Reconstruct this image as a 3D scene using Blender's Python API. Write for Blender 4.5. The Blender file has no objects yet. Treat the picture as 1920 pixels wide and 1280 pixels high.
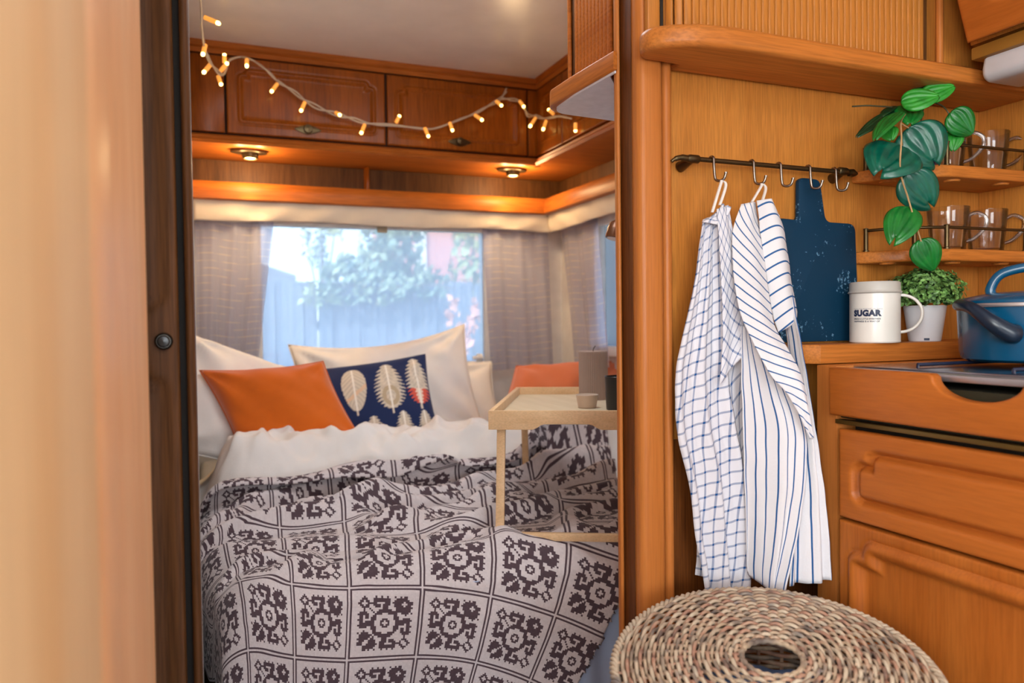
import bpy, bmesh, math, random
import numpy as np
from mathutils import Vector, Matrix, noise as mnoise

random.seed(7)
rng = np.random.default_rng(7)
SC = bpy.context.scene
COL = SC.collection
PI = math.pi

# ------------------------------------------------------------------ camera
cam_data = bpy.data.cameras.new('camera')
cam = bpy.data.objects.new('camera', cam_data)
COL.objects.link(cam)
cam_data.sensor_width = 36.0
cam_data.lens = 36.0 * 1420.0 / 1920.0
cam_data.clip_start = 0.02
cam.location = (0, 0, 1.0)
cam.rotation_euler = (Matrix.Rotation(-math.radians(22.0), 4, 'Z')
                      @ Matrix.Rotation(math.radians(90 - 1.41), 4, 'X')
                      @ Matrix.Rotation(-0.0125, 4, 'Z')).to_euler()
cam_data.dof.use_dof = True
cam_data.dof.focus_distance = 1.38
cam_data.dof.aperture_fstop = 3.5
SC.camera = cam

# ------------------------------------------------------------------ view, world, sun, daylight
SC.view_settings.view_transform = 'Standard'
SC.view_settings.look = 'None'
SC.view_settings.exposure = 0.0
SC.view_settings.gamma = 1.0
SC.view_settings.use_curve_mapping = False
SC.cycles.max_bounces = 9
SC.cycles.diffuse_bounces = 5
SC.cycles.glossy_bounces = 4
SC.cycles.transmission_bounces = 8
SC.cycles.transparent_max_bounces = 12
SC.cycles.caustics_reflective = False
SC.cycles.caustics_refractive = False
SC.cycles.sample_clamp_indirect = 6.0
SC.cycles.use_denoising = True

world = bpy.data.worlds.new('world')
SC.world = world
world.use_nodes = True
wn = world.node_tree
wbg = wn.nodes['Background']
sky = wn.nodes.new('ShaderNodeTexSky')
sky.sky_type = 'HOSEK_WILKIE'
sky.turbidity = 6.0
sky.ground_albedo = 0.4
sky.sun_direction = Vector((-0.55, -0.5, 0.62)).normalized()
wn.links.new(sky.outputs['Color'], wbg.inputs['Color'])
wbg.inputs['Strength'].default_value = 21.0


def lamp(name, kind, loc, target, energy, color, **kw):
    d = bpy.data.lights.new(name, kind)
    d.energy = energy
    d.color = color
    for k, v in kw.items():
        setattr(d, k, v)
    o = bpy.data.objects.new(name, d)
    COL.objects.link(o)
    o.location = loc
    v = Vector(target) - Vector(loc)
    o.rotation_euler = v.to_track_quat('-Z', 'Y').to_euler()
    return o


lamp('sun', 'SUN', (-4, -4, 6), (0, 0, 0), 6.0, (1.0, 0.95, 0.86), angle=0.02)
# daylight through the caravan's front window, the glazed entrance door and the roof hatch (all behind the camera)
lamp('front_window_daylight', 'AREA', (-0.12, -2.45, 1.25), (0.2, 3.0, 1.0), 28, (0.90, 0.95, 1.0), shape='RECTANGLE', size=1.15, size_y=0.75)
lamp('door_window_daylight', 'AREA', (-0.70, -0.75, 1.25), (0.9, 0.6, 0.9), 18, (0.91, 0.96, 1.0), shape='RECTANGLE', size=0.75, size_y=0.9)
lamp('roof_hatch_daylight', 'AREA', (0.35, -0.35, 1.92), (0.35, -0.2, 0), 7, (1.0, 0.97, 0.93), shape='RECTANGLE', size=0.5, size_y=0.5)
lamp('bed_fill_light', 'AREA', (0.62, 1.55, 1.93), (0.62, 1.62, 0), 9, (0.86, 0.94, 1.0), shape='RECTANGLE', size=0.6, size_y=0.5)  # unseen area light added above the bed to brighten it
# sampling portals in the two window openings (they give no light of their own, the sky does)
for nm, loc, tgt, sx, sy in (('rear_window_portal', (0.64, 3.07, 1.12), (0.64, 0, 1.12), 0.92, 0.56), ('side_window_portal', (1.50, 2.25, 1.12), (0, 2.25, 1.12), 0.85, 0.50)):
    p = lamp(nm, 'AREA', loc, tgt, 1.0, (1, 1, 1), shape='RECTANGLE', size=sx, size_y=sy)
    p.data.cycles.is_portal = True


# ------------------------------------------------------------------ materials
def s2l(c):
    return tuple(((v / 255.0) / 12.92 if v / 255.0 <= 0.04045 else ((v / 255.0 + 0.055) / 1.055) ** 2.4) for v in c) + (1.0,)


def new_mat(name):
    m = bpy.data.materials.new(name)
    m.use_nodes = True
    nt = m.node_tree
    return m, nt, nt.nodes['Principled BSDF']


def plain(name, rgb, rough=0.5, metal=0.0, coat=0.0, var=0.06, scale=20.0, bump=0.0, bump_scale=80.0, spec=None, sheen=0.0):
    m, nt, b = new_mat(name)
    c = s2l(rgb)
    tc = nt.nodes.new('ShaderNodeTexCoord')
    n = nt.nodes.new('ShaderNodeTexNoise')
    n.inputs['Scale'].default_value = scale
    n.inputs['Detail'].default_value = 4
    nt.links.new(tc.outputs['Object'], n.inputs['Vector'])
    r = nt.nodes.new('ShaderNodeValToRGB')
    r.color_ramp.elements[0].position = 0.3
    r.color_ramp.elements[1].position = 0.7
    r.color_ramp.elements[0].color = tuple(v * (1 - var) for v in c[:3]) + (1,)
    r.color_ramp.elements[1].color = tuple(min(1, v * (1 + var)) for v in c[:3]) + (1,)
    nt.links.new(n.outputs['Fac'], r.inputs['Fac'])
    nt.links.new(r.outputs['Color'], b.inputs['Base Color'])
    b.inputs['Roughness'].default_value = rough
    b.inputs['Metallic'].default_value = metal
    b.inputs['Coat Weight'].default_value = coat
    if sheen:
        b.inputs['Sheen Weight'].default_value = sheen
    if spec is not None:
        b.inputs['Specular IOR Level'].default_value = spec
    if bump:
        n2 = nt.nodes.new('ShaderNodeTexNoise')
        n2.inputs['Scale'].default_value = bump_scale
        n2.inputs['Detail'].default_value = 5
        nt.links.new(tc.outputs['Object'], n2.inputs['Vector'])
        bp = nt.nodes.new('ShaderNodeBump')
        bp.inputs['Strength'].default_value = bump
        bp.inputs['Distance'].default_value = 0.004
        nt.links.new(n2.outputs['Fac'], bp.inputs['Height'])
        nt.links.new(bp.outputs['Normal'], b.inputs['Normal'])
    return m


def wood(name, light, dark, axis='Z', rough=0.33, cross=26.0, along=1.3, coat=0.15, contrast=0.22, pores=0.35):
    m, nt, b = new_mat(name)
    tc = nt.nodes.new('ShaderNodeTexCoord')

    def mapped(c, a):
        mp = nt.nodes.new('ShaderNodeMapping')
        mp.inputs['Scale'].default_value = tuple(a if k == axis else c for k in 'XYZ')
        nt.links.new(tc.outputs['Object'], mp.inputs['Vector'])
        return mp.outputs['Vector']
    n = nt.nodes.new('ShaderNodeTexNoise')
    n.inputs['Scale'].default_value = 1.0
    n.inputs['Detail'].default_value = 5
    n.inputs['Roughness'].default_value = 0.6
    n.inputs['Distortion'].default_value = 0.5
    nt.links.new(mapped(cross, along), n.inputs['Vector'])
    r = nt.nodes.new('ShaderNodeValToRGB')
    r.color_ramp.elements[0].position = 0.5 - contrast
    r.color_ramp.elements[1].position = 0.5 + contrast
    r.color_ramp.elements[0].color = s2l(dark)
    r.color_ramp.elements[1].color = s2l(light)
    nt.links.new(n.outputs['Fac'], r.inputs['Fac'])
    n2 = nt.nodes.new('ShaderNodeTexNoise')
    n2.inputs['Scale'].default_value = 1.0
    n2.inputs['Detail'].default_value = 3
    nt.links.new(mapped(cross * 11, along * 9), n2.inputs['Vector'])
    r2 = nt.nodes.new('ShaderNodeValToRGB')
    r2.color_ramp.elements[0].position = 0.36
    r2.color_ramp.elements[1].position = 0.6
    r2.color_ramp.elements[0].color = (1 - pores,) * 3 + (1,)
    r2.color_ramp.elements[1].color = (1, 1, 1, 1)
    nt.links.new(n2.outputs['Fac'], r2.inputs['Fac'])
    mx = nt.nodes.new('ShaderNodeMix')
    mx.data_type = 'RGBA'
    mx.blend_type = 'MULTIPLY'
    mx.inputs[0].default_value = 1.0
    nt.links.new(r.outputs['Color'], mx.inputs[6])
    nt.links.new(r2.outputs['Color'], mx.inputs[7])
    nt.links.new(mx.outputs[2], b.inputs['Base Color'])
    b.inputs['Roughness'].default_value = rough
    b.inputs['Coat Weight'].default_value = coat * 0.3
    b.inputs['Specular IOR Level'].default_value = 0.2
    b.inputs['Coat Roughness'].default_value = 0.2
    bp = nt.nodes.new('ShaderNodeBump')
    bp.inputs['Strength'].default_value = 0.08
    bp.inputs['Distance'].default_value = 0.002
    nt.links.new(n2.outputs['Fac'], bp.inputs['Height'])
    nt.links.new(bp.outputs['Normal'], b.inputs['Normal'])
    return m


def emitter(name, rgb, strength):
    m = bpy.data.materials.new(name)
    m.use_nodes = True
    nt = m.node_tree
    b = nt.nodes['Principled BSDF']
    b.inputs['Base Color'].default_value = s2l(rgb)
    b.inputs['Emission Color'].default_value = s2l(rgb)
    b.inputs['Emission Strength'].default_value = strength
    return m


def attr_mat(name, rough=0.9, bump=0.0, bump_scale=400.0, sheen=0.0):
    m, nt, b = new_mat(name)
    a = nt.nodes.new('ShaderNodeVertexColor')
    a.layer_name = 'print'
    nt.links.new(a.outputs['Color'], b.inputs['Base Color'])
    b.inputs['Roughness'].default_value = rough
    b.inputs['Sheen Weight'].default_value = sheen
    b.inputs['Specular IOR Level'].default_value = 0.2
    if bump:
        tc = nt.nodes.new('ShaderNodeTexCoord')
        n2 = nt.nodes.new('ShaderNodeTexNoise')
        n2.inputs['Scale'].default_value = bump_scale
        nt.links.new(tc.outputs['Object'], n2.inputs['Vector'])
        bp = nt.nodes.new('ShaderNodeBump')
        bp.inputs['Strength'].default_value = bump
        bp.inputs['Distance'].default_value = 0.003
        nt.links.new(n2.outputs['Fac'], bp.inputs['Height'])
        nt.links.new(bp.outputs['Normal'], b.inputs['Normal'])
    return m


def stripes_mat(name, base, line, du, dv=0.0, width=0.1, backlit=0.0):
    """Woven stripe (du) or check (du and dv) from the cloth's own UV."""
    m, nt, b = new_mat(name)
    tc = nt.nodes.new('ShaderNodeTexCoord')
    sp = nt.nodes.new('ShaderNodeSeparateXYZ')
    nt.links.new(tc.outputs['UV'], sp.inputs[0])

    def line_mask(sock, d):
        mu = nt.nodes.new('ShaderNodeMath'); mu.operation = 'MULTIPLY'; mu.inputs[1].default_value = 1.0 / d
        nt.links.new(sock, mu.inputs[0])
        fr = nt.nodes.new('ShaderNodeMath'); fr.operation = 'FRACT'
        nt.links.new(mu.outputs[0], fr.inputs[0])
        sb = nt.nodes.new('ShaderNodeMath'); sb.operation = 'SUBTRACT'; sb.inputs[1].default_value = 0.5
        nt.links.new(fr.outputs[0], sb.inputs[0])
        ab = nt.nodes.new('ShaderNodeMath'); ab.operation = 'ABSOLUTE'
        nt.links.new(sb.outputs[0], ab.inputs[0])
        lt = nt.nodes.new('ShaderNodeMath'); lt.operation = 'LESS_THAN'; lt.inputs[1].default_value = width / 2
        nt.links.new(ab.outputs[0], lt.inputs[0])
        return lt.outputs[0]
    f = line_mask(sp.outputs[0], du)
    if dv:
        g = line_mask(sp.outputs[1], dv)
        ad = nt.nodes.new('ShaderNodeMath'); ad.operation = 'ADD'
        nt.links.new(f, ad.inputs[0]); nt.links.new(g, ad.inputs[1])
        f = ad.outputs[0]
        ml = nt.nodes.new('ShaderNodeMath'); ml.operation = 'MULTIPLY'; ml.inputs[1].default_value = 0.55
        nt.links.new(f, ml.inputs[0]); ml.use_clamp = True
        f = ml.outputs[0]
    mx = nt.nodes.new('ShaderNodeMix'); mx.data_type = 'RGBA'
    mx.inputs[6].default_value = s2l(base)
    mx.inputs[7].default_value = s2l(line)
    nt.links.new(f, mx.inputs[0])
    nt.links.new(mx.outputs[2], b.inputs['Base Color'])
    b.inputs['Roughness'].default_value = 0.95
    b.inputs['Specular IOR Level'].default_value = 0.1
    n2 = nt.nodes.new('ShaderNodeTexNoise')
    n2.inputs['Scale'].default_value = 260
    nt.links.new(tc.outputs['Object'], n2.inputs['Vector'])
    bp = nt.nodes.new('ShaderNodeBump')
    bp.inputs['Strength'].default_value = 0.25
    bp.inputs['Distance'].default_value = 0.002
    nt.links.new(n2.outputs['Fac'], bp.inputs['Height'])
    nt.links.new(bp.outputs['Normal'], b.inputs['Normal'])
    return m


W_PANEL = wood('cherry_panel_wood', (206, 136, 62), (182, 112, 46), 'Z', cross=34, along=2.0, contrast=0.3, pores=0.22)
W_POST = wood('cherry_post_wood', (198, 122, 60), (182, 106, 46), 'Z', rough=0.34, cross=40, pores=0.12)
W_SHELF = wood('cherry_shelf_wood', (204, 126, 58), (184, 106, 42), 'X', rough=0.36, pores=0.25)
W_FRONT = wood('cherry_drawer_wood', (180, 100, 40), (168, 90, 32), 'Y', rough=0.36, cross=26, along=2.5, pores=0.10)
W_FRONTV = wood('cherry_door_panel_wood', (180, 102, 40), (166, 88, 30), 'Z', rough=0.36, cross=24, along=2.0, pores=0.14)
W_BED = wood('amber_locker_wood', (166, 88, 20), (140, 70, 12), 'Z', rough=0.3, cross=20, pores=0.3)
W_BEDH = wood('amber_moulding_wood', (194, 112, 42), (170, 90, 28), 'X', rough=0.45, cross=20, pores=0.25)
W_BEDY = wood('amber_side_moulding_wood', (194, 112, 42), (170, 90, 28), 'Y', rough=0.45, cross=20, pores=0.25)
W_DARK = wood('brown_door_wood', (114, 74, 40), (84, 52, 26), 'Z', rough=0.5, cross=30, pores=0.35, coat=0.0)
W_PALE = wood('pale_wardrobe_wood', (252, 218, 168), (238, 182, 118), 'Z', rough=0.65, cross=9, along=0.9, contrast=0.28, pores=0.08, coat=0.0)
W_PEACH = wood('peach_wardrobe_edge_wood', (255, 202, 148), (246, 178, 118), 'Z', rough=0.5, cross=14, pores=0.1, coat=0.05)
W_BAMBOO = wood('bamboo', (232, 196, 152), (218, 178, 132), 'X', rough=0.4, cross=40, pores=0.12, coat=0.05)
W_BAMBOO_TOP = wood('bamboo_top', (222, 206, 178), (210, 192, 160), 'Y', rough=0.4, cross=30, pores=0.1)
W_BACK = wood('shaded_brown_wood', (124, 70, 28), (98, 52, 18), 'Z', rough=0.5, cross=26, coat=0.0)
M_DARKGAP = plain('dark_cabinet_interior', (34, 26, 18), 0.7)
M_BRASS = plain('antique_brass', (92, 76, 52), 0.35, 0.9)
M_BRASSDULL = plain('dull_brass_strip', (122, 96, 48), 0.4, 0.7)
M_STEEL = plain('brushed_steel', (206, 206, 212), 0.42, 0.9)
M_HOOK = plain('nickel_hook', (140, 130, 122), 0.3, 1.0)
M_WHITEWALL = plain('white_wall_lining', (214, 210, 206), 0.6)
M_GREYWALL = plain('grey_wall_lining', (176, 166, 160), 0.6)
M_CEIL = plain('mottled_ceiling_board', (238, 232, 226), 0.28, var=0.04, scale=9, bump=0.04, bump_scale=30)
M_FRAME = plain('white_plastic', (226, 224, 220), 0.4)
M_LINEN = plain('white_cotton', (232, 226, 220), 0.92, var=0.02, bump=0.25, bump_scale=420, spec=0.15)
M_NAVYBOARD = None


# ------------------------------------------------------------------ mesh building
class MB:
    def __init__(self):
        self.v = []; self.f = []; self.uv = {}; self.col = {}

    def add(self, verts, faces, uvs=None):
        b = len(self.v)
        self.v.extend([tuple(map(float, p)) for p in verts])
        for fc in faces:
            self.f.append(tuple(i + b for i in fc))
        if uvs is not None:
            for i, t in enumerate(uvs):
                self.uv[b + i] = t
        return b

    def box(self, x0, x1, y0, y1, z0, z1, bevel=0.0, seg=2):
        if bevel <= 0:
            vs = [(x, y, z) for z in (z0, z1) for y in (y0, y1) for x in (x0, x1)]
            self.add(vs, [(0, 2, 3, 1), (4, 5, 7, 6), (0, 1, 5, 4), (2, 6, 7, 3), (0, 4, 6, 2), (1, 3, 7, 5)])
            return self
        bm = bmesh.new()
        bmesh.ops.create_cube(bm, size=1.0)
        for p in bm.verts:
            p.co = Vector(((x0 + x1) / 2 + p.co.x * (x1 - x0), (y0 + y1) / 2 + p.co.y * (y1 - y0), (z0 + z1) / 2 + p.co.z * (z1 - z0)))
        bmesh.ops.bevel(bm, geom=list(bm.edges), offset=bevel, segments=seg, profile=0.5, affect='EDGES')
        self.from_bm(bm)
        return self

    def from_bm(self, bm):
        bm.verts.index_update()
        self.add([p.co for p in bm.verts], [[q.index for q in fc.verts] for fc in bm.faces])
        bm.free()

    def grid(self, fn, nu, nv, wrap_u=False, uvfn=None):
        """fn(u, v) with u, v in 0..1"""
        cu = nu if wrap_u else nu + 1
        vs = []; uvs = [] if uvfn else None
        for j in range(nv + 1):
            for i in range(cu):
                vs.append(fn(i / nu, j / nv))
                if uvfn:
                    uvs.append(uvfn(i / nu, j / nv))
        fs = []
        for j in range(nv):
            for i in range(nu):
                i2 = (i + 1) % cu if wrap_u else i + 1
                fs.append((j * cu + i, j * cu + i2, (j + 1) * cu + i2, (j + 1) * cu + i))
        self.add(vs, fs, uvs)
        return self

    def lathe(self, prof, n=32, c=(0, 0, 0)):
        vs = []
        for r, z in prof:
            for i in range(n):
                a = 2 * PI * i / n
                vs.append((c[0] + r * math.cos(a), c[1] + r * math.sin(a), c[2] + z))
        fs = []
        for j in range(len(prof) - 1):
            for i in range(n):
                k = (i + 1) % n
                fs.append((j * n + i, j * n + k, (j + 1) * n + k, (j + 1) * n + i))
        if prof[0][0] > 1e-5:
            pass
        self.add(vs, fs)
        return self

    def tube(self, pts, r, n=8, closed=False, cap=True):
        pts = [Vector(p) for p in pts]
        m = len(pts)
        rad = r if isinstance(r, (list, tuple)) else [r] * m
        vs = []
        up = None
        for i, p in enumerate(pts):
            if closed:
                t = (pts[(i + 1) % m] - pts[i - 1]).normalized()
            else:
                t = (pts[min(i + 1, m - 1)] - pts[max(i - 1, 0)]).normalized()
            if up is None:
                up = Vector((0, 0, 1)) if abs(t.z) < 0.9 else Vector((1, 0, 0))
            s = t.cross(up)
            if s.length < 1e-6:
                s = t.orthogonal()
            s.normalize()
            up = s.cross(t).normalized()
            for k in range(n):
                a = 2 * PI * k / n
                vs.append(p + (s * math.cos(a) + up * math.sin(a)) * rad[i])
        fs = []
        rows = m if closed else m - 1
        for i in range(rows):
            i2 = (i + 1) % m
            for k in range(n):
                k2 = (k + 1) % n
                fs.append((i * n + k, i2 * n + k, i2 * n + k2, i * n + k2))
        if cap and not closed:
            fs.append(tuple(range(n)))
            fs.append(tuple((m - 1) * n + k for k in reversed(range(n))))
        self.add(vs, fs)
        return self

    def prism(self, poly, axis, a0, a1, bevel=0.0, seg=2):
        """poly: 2D outline in the two other axes (order xyz without axis)."""
        def mk(p, a):
            if axis == 'z': return (p[0], p[1], a)
            if axis == 'x': return (a, p[0], p[1])
            return (p[0], a, p[1])
        n = len(poly)
        bm = bmesh.new()
        lo = [bm.verts.new(mk(p, a0)) for p in poly]
        hi = [bm.verts.new(mk(p, a1)) for p in poly]
        f0 = bm.faces.new(lo); f1 = bm.faces.new(list(reversed(hi)))
        for i in range(n):
            bm.faces.new((lo[i], hi[i], hi[(i + 1) % n], lo[(i + 1) % n]))
        bm.normal_update()
        if bevel:
            es = list(f0.edges) + list(f1.edges)
            bmesh.ops.bevel(bm, geom=es, offset=bevel, segments=seg, profile=0.5, affect='EDGES')
        bmesh.ops.triangulate(bm, faces=[fc for fc in bm.faces if len(fc.verts) > 4])
        self.from_bm(bm)
        return self

    def xform(self, M, start=0):
        for i in range(start, len(self.v)):
            self.v[i] = tuple(M @ Vector(self.v[i]))
        return self

    def mesh(self, name, mat, smooth=35, recalc=True, weld=False):
        me = bpy.data.meshes.new(name)
        me.from_pydata(self.v, [], self.f)
        if recalc or weld:
            bm = bmesh.new(); bm.from_mesh(me)
            if weld:
                bmesh.ops.remove_doubles(bm, verts=bm.verts, dist=1e-5)
            bmesh.ops.recalc_face_normals(bm, faces=bm.faces)
            bm.to_mesh(me); bm.free()
        if self.uv:
            ul = me.uv_layers.new(name='UVMap')
            li = np.zeros(len(me.loops), dtype=np.int32)
            me.loops.foreach_get('vertex_index', li)
            tab = np.zeros((len(self.v), 2))
            for k, t in self.uv.items():
                tab[k] = t
            ul.data.foreach_set('uv', tab[li].ravel())
        if mat:
            me.materials.append(mat)
        if smooth:
            me.shade_smooth()
            if smooth < 180:
                me.set_sharp_from_angle(angle=math.radians(smooth))
        return me

    def build(self, name, mat, parent=None, smooth=35, recalc=True, weld=False):
        return obj(name, self.mesh(name, mat, smooth, recalc, weld), parent)


def obj(name, me, parent=None):
    o = bpy.data.objects.new(name, me)
    COL.objects.link(o)
    if parent is not None:
        o.parent = parent
        o.matrix_parent_inverse = world_of(parent).inverted()
    return o


def world_of(o):
    M = Matrix.LocRotScale(o.location, o.rotation_euler, o.scale)
    if o.parent is not None:
        M = world_of(o.parent) @ o.matrix_parent_inverse @ M
    return M


def tag(o, label, cat, group=None, kind=None):
    o['label'] = label
    o['category'] = cat
    if group:
        o['group'] = group
    if kind:
        o['kind'] = kind
    return o


def thing(name, label, cat, loc, group=None):
    o = bpy.data.objects.new(name, None)
    o.empty_display_size = 0.05
    COL.objects.link(o)
    o.location = loc
    return tag(o, label, cat, group)


def struct(o):
    o['kind'] = 'structure'
    return o


def copy_tree(root, loc, label, rotz=0.0):
    r = root.copy(); COL.objects.link(r)
    r.location = loc
    r.rotation_euler = (0, 0, rotz)
    r['label'] = label
    for ch in [c for c in root.children]:
        c = ch.copy(); COL.objects.link(c); c.parent = r
        for g in [q for q in ch.children]:
            d = g.copy(); COL.objects.link(d); d.parent = c
    return r


def n3(x, y, z, s=1.0):
    return mnoise.noise(Vector((x * s, y * s, z * s)))


def smooth01(a, b, x):
    t = min(1.0, max(0.0, (x - a) / (b - a)))
    return t * t * (3 - 2 * t)


def spline(pts, n):
    """Catmull-Rom through pts, n samples per span"""
    P = [Vector(p) for p in pts]
    P = [P[0] * 2 - P[1]] + P + [P[-1] * 2 - P[-2]]
    out = []
    for i in range(1, len(P) - 2):
        for k in range(n):
            t = k / n
            a, b, c, d = P[i - 1], P[i], P[i + 1], P[i + 2]
            out.append(0.5 * ((2 * b) + (c - a) * t + (2 * a - 5 * b + 4 * c - d) * t * t + (3 * b - a - 3 * c + d) * t ** 3))
    out.append(P[-2])
    return out


# routed cabinet door front: height field with an ornate groove
def sd_rbox(px, py, hx, hy, r):
    qx = np.abs(px) - hx + r; qy = np.abs(py) - hy + r
    return np.minimum(np.maximum(qx, qy), 0) + np.hypot(np.maximum(qx, 0), np.maximum(qy, 0)) - r


def routed(O, ux, uz, n, w, h, thick, margin, notch, style, step=0.004, two=None, top_only=True):
    """Closed slab whose front follows the routed ornament. O: lower corner of the front plane."""
    O, ux, uz, n = Vector(O), Vector(ux), Vector(uz), Vector(n)
    nu = max(8, int(w / step)); nv = max(8, int(h / step))
    e = 0.0012
    A = np.concatenate([[0, e, 2.5 * e], np.linspace(5 * e, w - 5 * e, nu), [w - 2.5 * e, w - e, w]])
    B = np.concatenate([[0, e, 2.5 * e], np.linspace(5 * e, h - 5 * e, nv), [h - 2.5 * e, h - e, h]])
    a, b = np.meshgrid(A, B)
    panels = two or [(margin, w - margin, margin, h - margin)]
    D = np.full(a.shape, 1.0)
    for (p0, p1, q0, q1) in panels:
        cx, cy, hx, hy = (p0 + p1) / 2, (q0 + q1) / 2, (p1 - p0) / 2, (q1 - q0) / 2
        rr = notch * 1.15
        low = sd_rbox(a - cx, b - (cy - notch / 2), hx, hy - notch / 2, rr)
        if not top_only:
            low = sd_rbox(a - cx, b - cy, hx, hy - notch, rr)
        high = sd_rbox(a - cx, b - cy, hx - notch * 1.35, hy, rr)
        D = np.minimum(D, np.minimum(low, high))
    if style == 'raised':      # wide soft groove around a raised field
        z = -0.013 * np.exp(-((D + 0.009) / 0.0058) ** 2)
    elif style == 'panel':     # kitchen door: bead set in a shallow groove, then a sunk field
        z = -0.003 * np.exp(-((D + 0.002) / 0.0028) ** 2) + 0.007 * np.exp(-((D + 0.014) / 0.009) ** 2) - 0.011 / (1 + np.exp((D + 0.027) / 0.0020))
    elif style == 'locker':
        z = -0.0025 * np.exp(-((D + 0.001) / 0.0025) ** 2) + 0.0035 * np.exp(-((D + 0.010) / 0.006) ** 2) - 0.005 / (1 + np.exp((D + 0.019) / 0.002))
    elif style == 'sunk':      # proud bead then a sunk field
        z = 0.004 * np.exp(-((D + 0.006) / 0.007) ** 2) - 0.006 / (1 + np.exp((D + 0.019) / 0.0022)) - 0.003 * np.exp(-((D - 0.004) / 0.003) ** 2)
    else:
        z = -0.004 * np.exp(-((D + 0.004) / 0.004) ** 2) - 0.004 * np.exp(-((D + 0.015) / 0.004) ** 2)
    edge = np.minimum(np.minimum(a, w - a), np.minimum(b, h - b))
    z = z - 0.0035 * np.clip(1 - edge / 0.003, 0, 1) ** 2
    m = MB()
    ny, nx = a.shape
    vs = [O + ux * float(a[j, i]) + uz * float(b[j, i]) + n * float(z[j, i]) for j in range(ny) for i in range(nx)]
    fs = [(j * nx + i, j * nx + i + 1, (j + 1) * nx + i + 1, (j + 1) * nx + i) for j in range(ny - 1) for i in range(nx - 1)]
    base = len(vs)
    ring = [i for i in range(nx)] + [j * nx + nx - 1 for j in range(1, ny)] + [(ny - 1) * nx + i for i in range(nx - 2, -1, -1)] + [j * nx for j in range(ny - 2, 0, -1)]
    for k in ring:
        j, i = divmod(k, nx)
        vs.append(O + ux * float(a[j, i]) + uz * float(b[j, i]) - n * thick)
    L = len(ring)
    for k in range(L):
        fs.append((ring[k], base + k, base + (k + 1) % L, ring[(k + 1) % L]))
    fs.append(tuple(base + k for k in range(L)))
    m.add(vs, fs)
    return m


# ------------------------------------------------------------------ room shell
H = 1.952
struct(MB().box(-0.78, 1.60, -2.65, 3.08, -0.04, 0.0).build('floor', plain('grey_blue_vinyl', (150, 160, 178), 0.35, var=0.12, scale=14), smooth=0))
struct(MB().box(-0.78, 1.55, -2.65, 3.08, H, H + 0.05).build('ceiling', M_CEIL, smooth=0))


def wall_with_hole(axis, c0, c1, a0, a1, z0, z1, ha0, ha1, hz0, hz1):
    m = MB()
    for (p0, p1, q0, q1) in ((a0, ha0, z0, z1), (ha1, a1, z0, z1), (ha0, ha1, z0, hz0), (ha0, ha1, hz1, z1)):
        if axis == 'y':
            m.box(p0, p1, c0, c1, q0, q1)
        else:
            m.box(c0, c1, p0, p1, q0, q1)
    return m


struct(wall_with_hole('y', 3.04, 3.09, -0.78, 1.55, 0, H, 0.20, 1.10, 0.84, 1.385).build('wall_rear', M_WHITEWALL, smooth=0))
struct(wall_with_hole('x', 1.47, 1.52, -2.65, 3.04, 0, H, 1.85, 2.66, 0.90, 1.385).build('wall_right', M_WHITEWALL, smooth=0))
struct(wall_with_hole('x', -0.80, -0.755, -2.65, 3.04, 0, H, -1.15, -0.35, 0.75, 1.75).build('wall_left', M_WHITEWALL, smooth=0))
struct(wall_with_hole('y', -2.62, -2.57, -0.78, 1.55, 0, H, -0.70, 0.46, 0.87, 1.63).build('wall_front', M_WHITEWALL, smooth=0))
struct(MB().box(-0.064, -0.037, 1.12, 3.04, 0, H).build('wall_washroom', M_GREYWALL, smooth=0))
# partition between kitchen and bed: the panel behind the hooks
struct(MB().box(0.70, 1.47, 1.08, 1.10, 0, H).build('wall_partition', W_PANEL, smooth=0))
# beyond the washroom door the partition goes on to the left wall
struct(MB().box(-0.755, -0.62, 1.075, 1.11, 0, H).build('wall_inner_left', W_DARK, smooth=0))

struct(MB().box(1.4655, 1.4695, 0.0, 1.079, 0, H).build('wall_kitchen_right', W_PANEL, smooth=0))
struct(MB().box(0.7145, 1.46, 1.0735, 1.0795, 0.0, 0.80).build('dark_recess_sheet', W_BACK, smooth=0))  # added dark sheet, its brown standing in for the darkness of a recess
# right door post: three vertical mouldings
post = bpy.data.objects.new('trim_1', None); COL.objects.link(post); post.location = (0.66, 1.08, 0); struct(post)


def profile_strip(poly, z0, z1, bevel=0.0):
    return MB().prism(poly, 'z', z0, z1)


def arc(cx, cy, r, a0, a1, n=8):
    return [(cx + r * math.cos(math.radians(a0 + (a1 - a0) * i / n)), cy + r * math.sin(math.radians(a0 + (a1 - a0) * i / n))) for i in range(n + 1)]


# back strip seen at the bed side, recess web, broad bead, slim bead
profile_strip([(0.660, 1.150), (0.638, 1.112)] + arc(0.6415, 1.1055, 0.0035, 180, 360, 6) + [(0.6455, 1.112), (0.668, 1.150)], 0, H).build('back_strip', W_POST, post, smooth=40)
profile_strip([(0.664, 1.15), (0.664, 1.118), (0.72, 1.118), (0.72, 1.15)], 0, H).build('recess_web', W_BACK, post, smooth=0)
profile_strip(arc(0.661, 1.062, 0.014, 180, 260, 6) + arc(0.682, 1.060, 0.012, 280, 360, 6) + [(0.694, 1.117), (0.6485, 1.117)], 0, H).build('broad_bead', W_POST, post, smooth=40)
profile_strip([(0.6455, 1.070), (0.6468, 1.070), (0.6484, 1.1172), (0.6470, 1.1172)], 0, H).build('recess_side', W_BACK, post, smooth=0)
profile_strip(arc(0.7055, 1.062, 0.0085, 180, 360, 10) + [(0.714, 1.10), (0.697, 1.10)], 0, H).build('slim_bead', W_POST, post, smooth=40)

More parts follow.
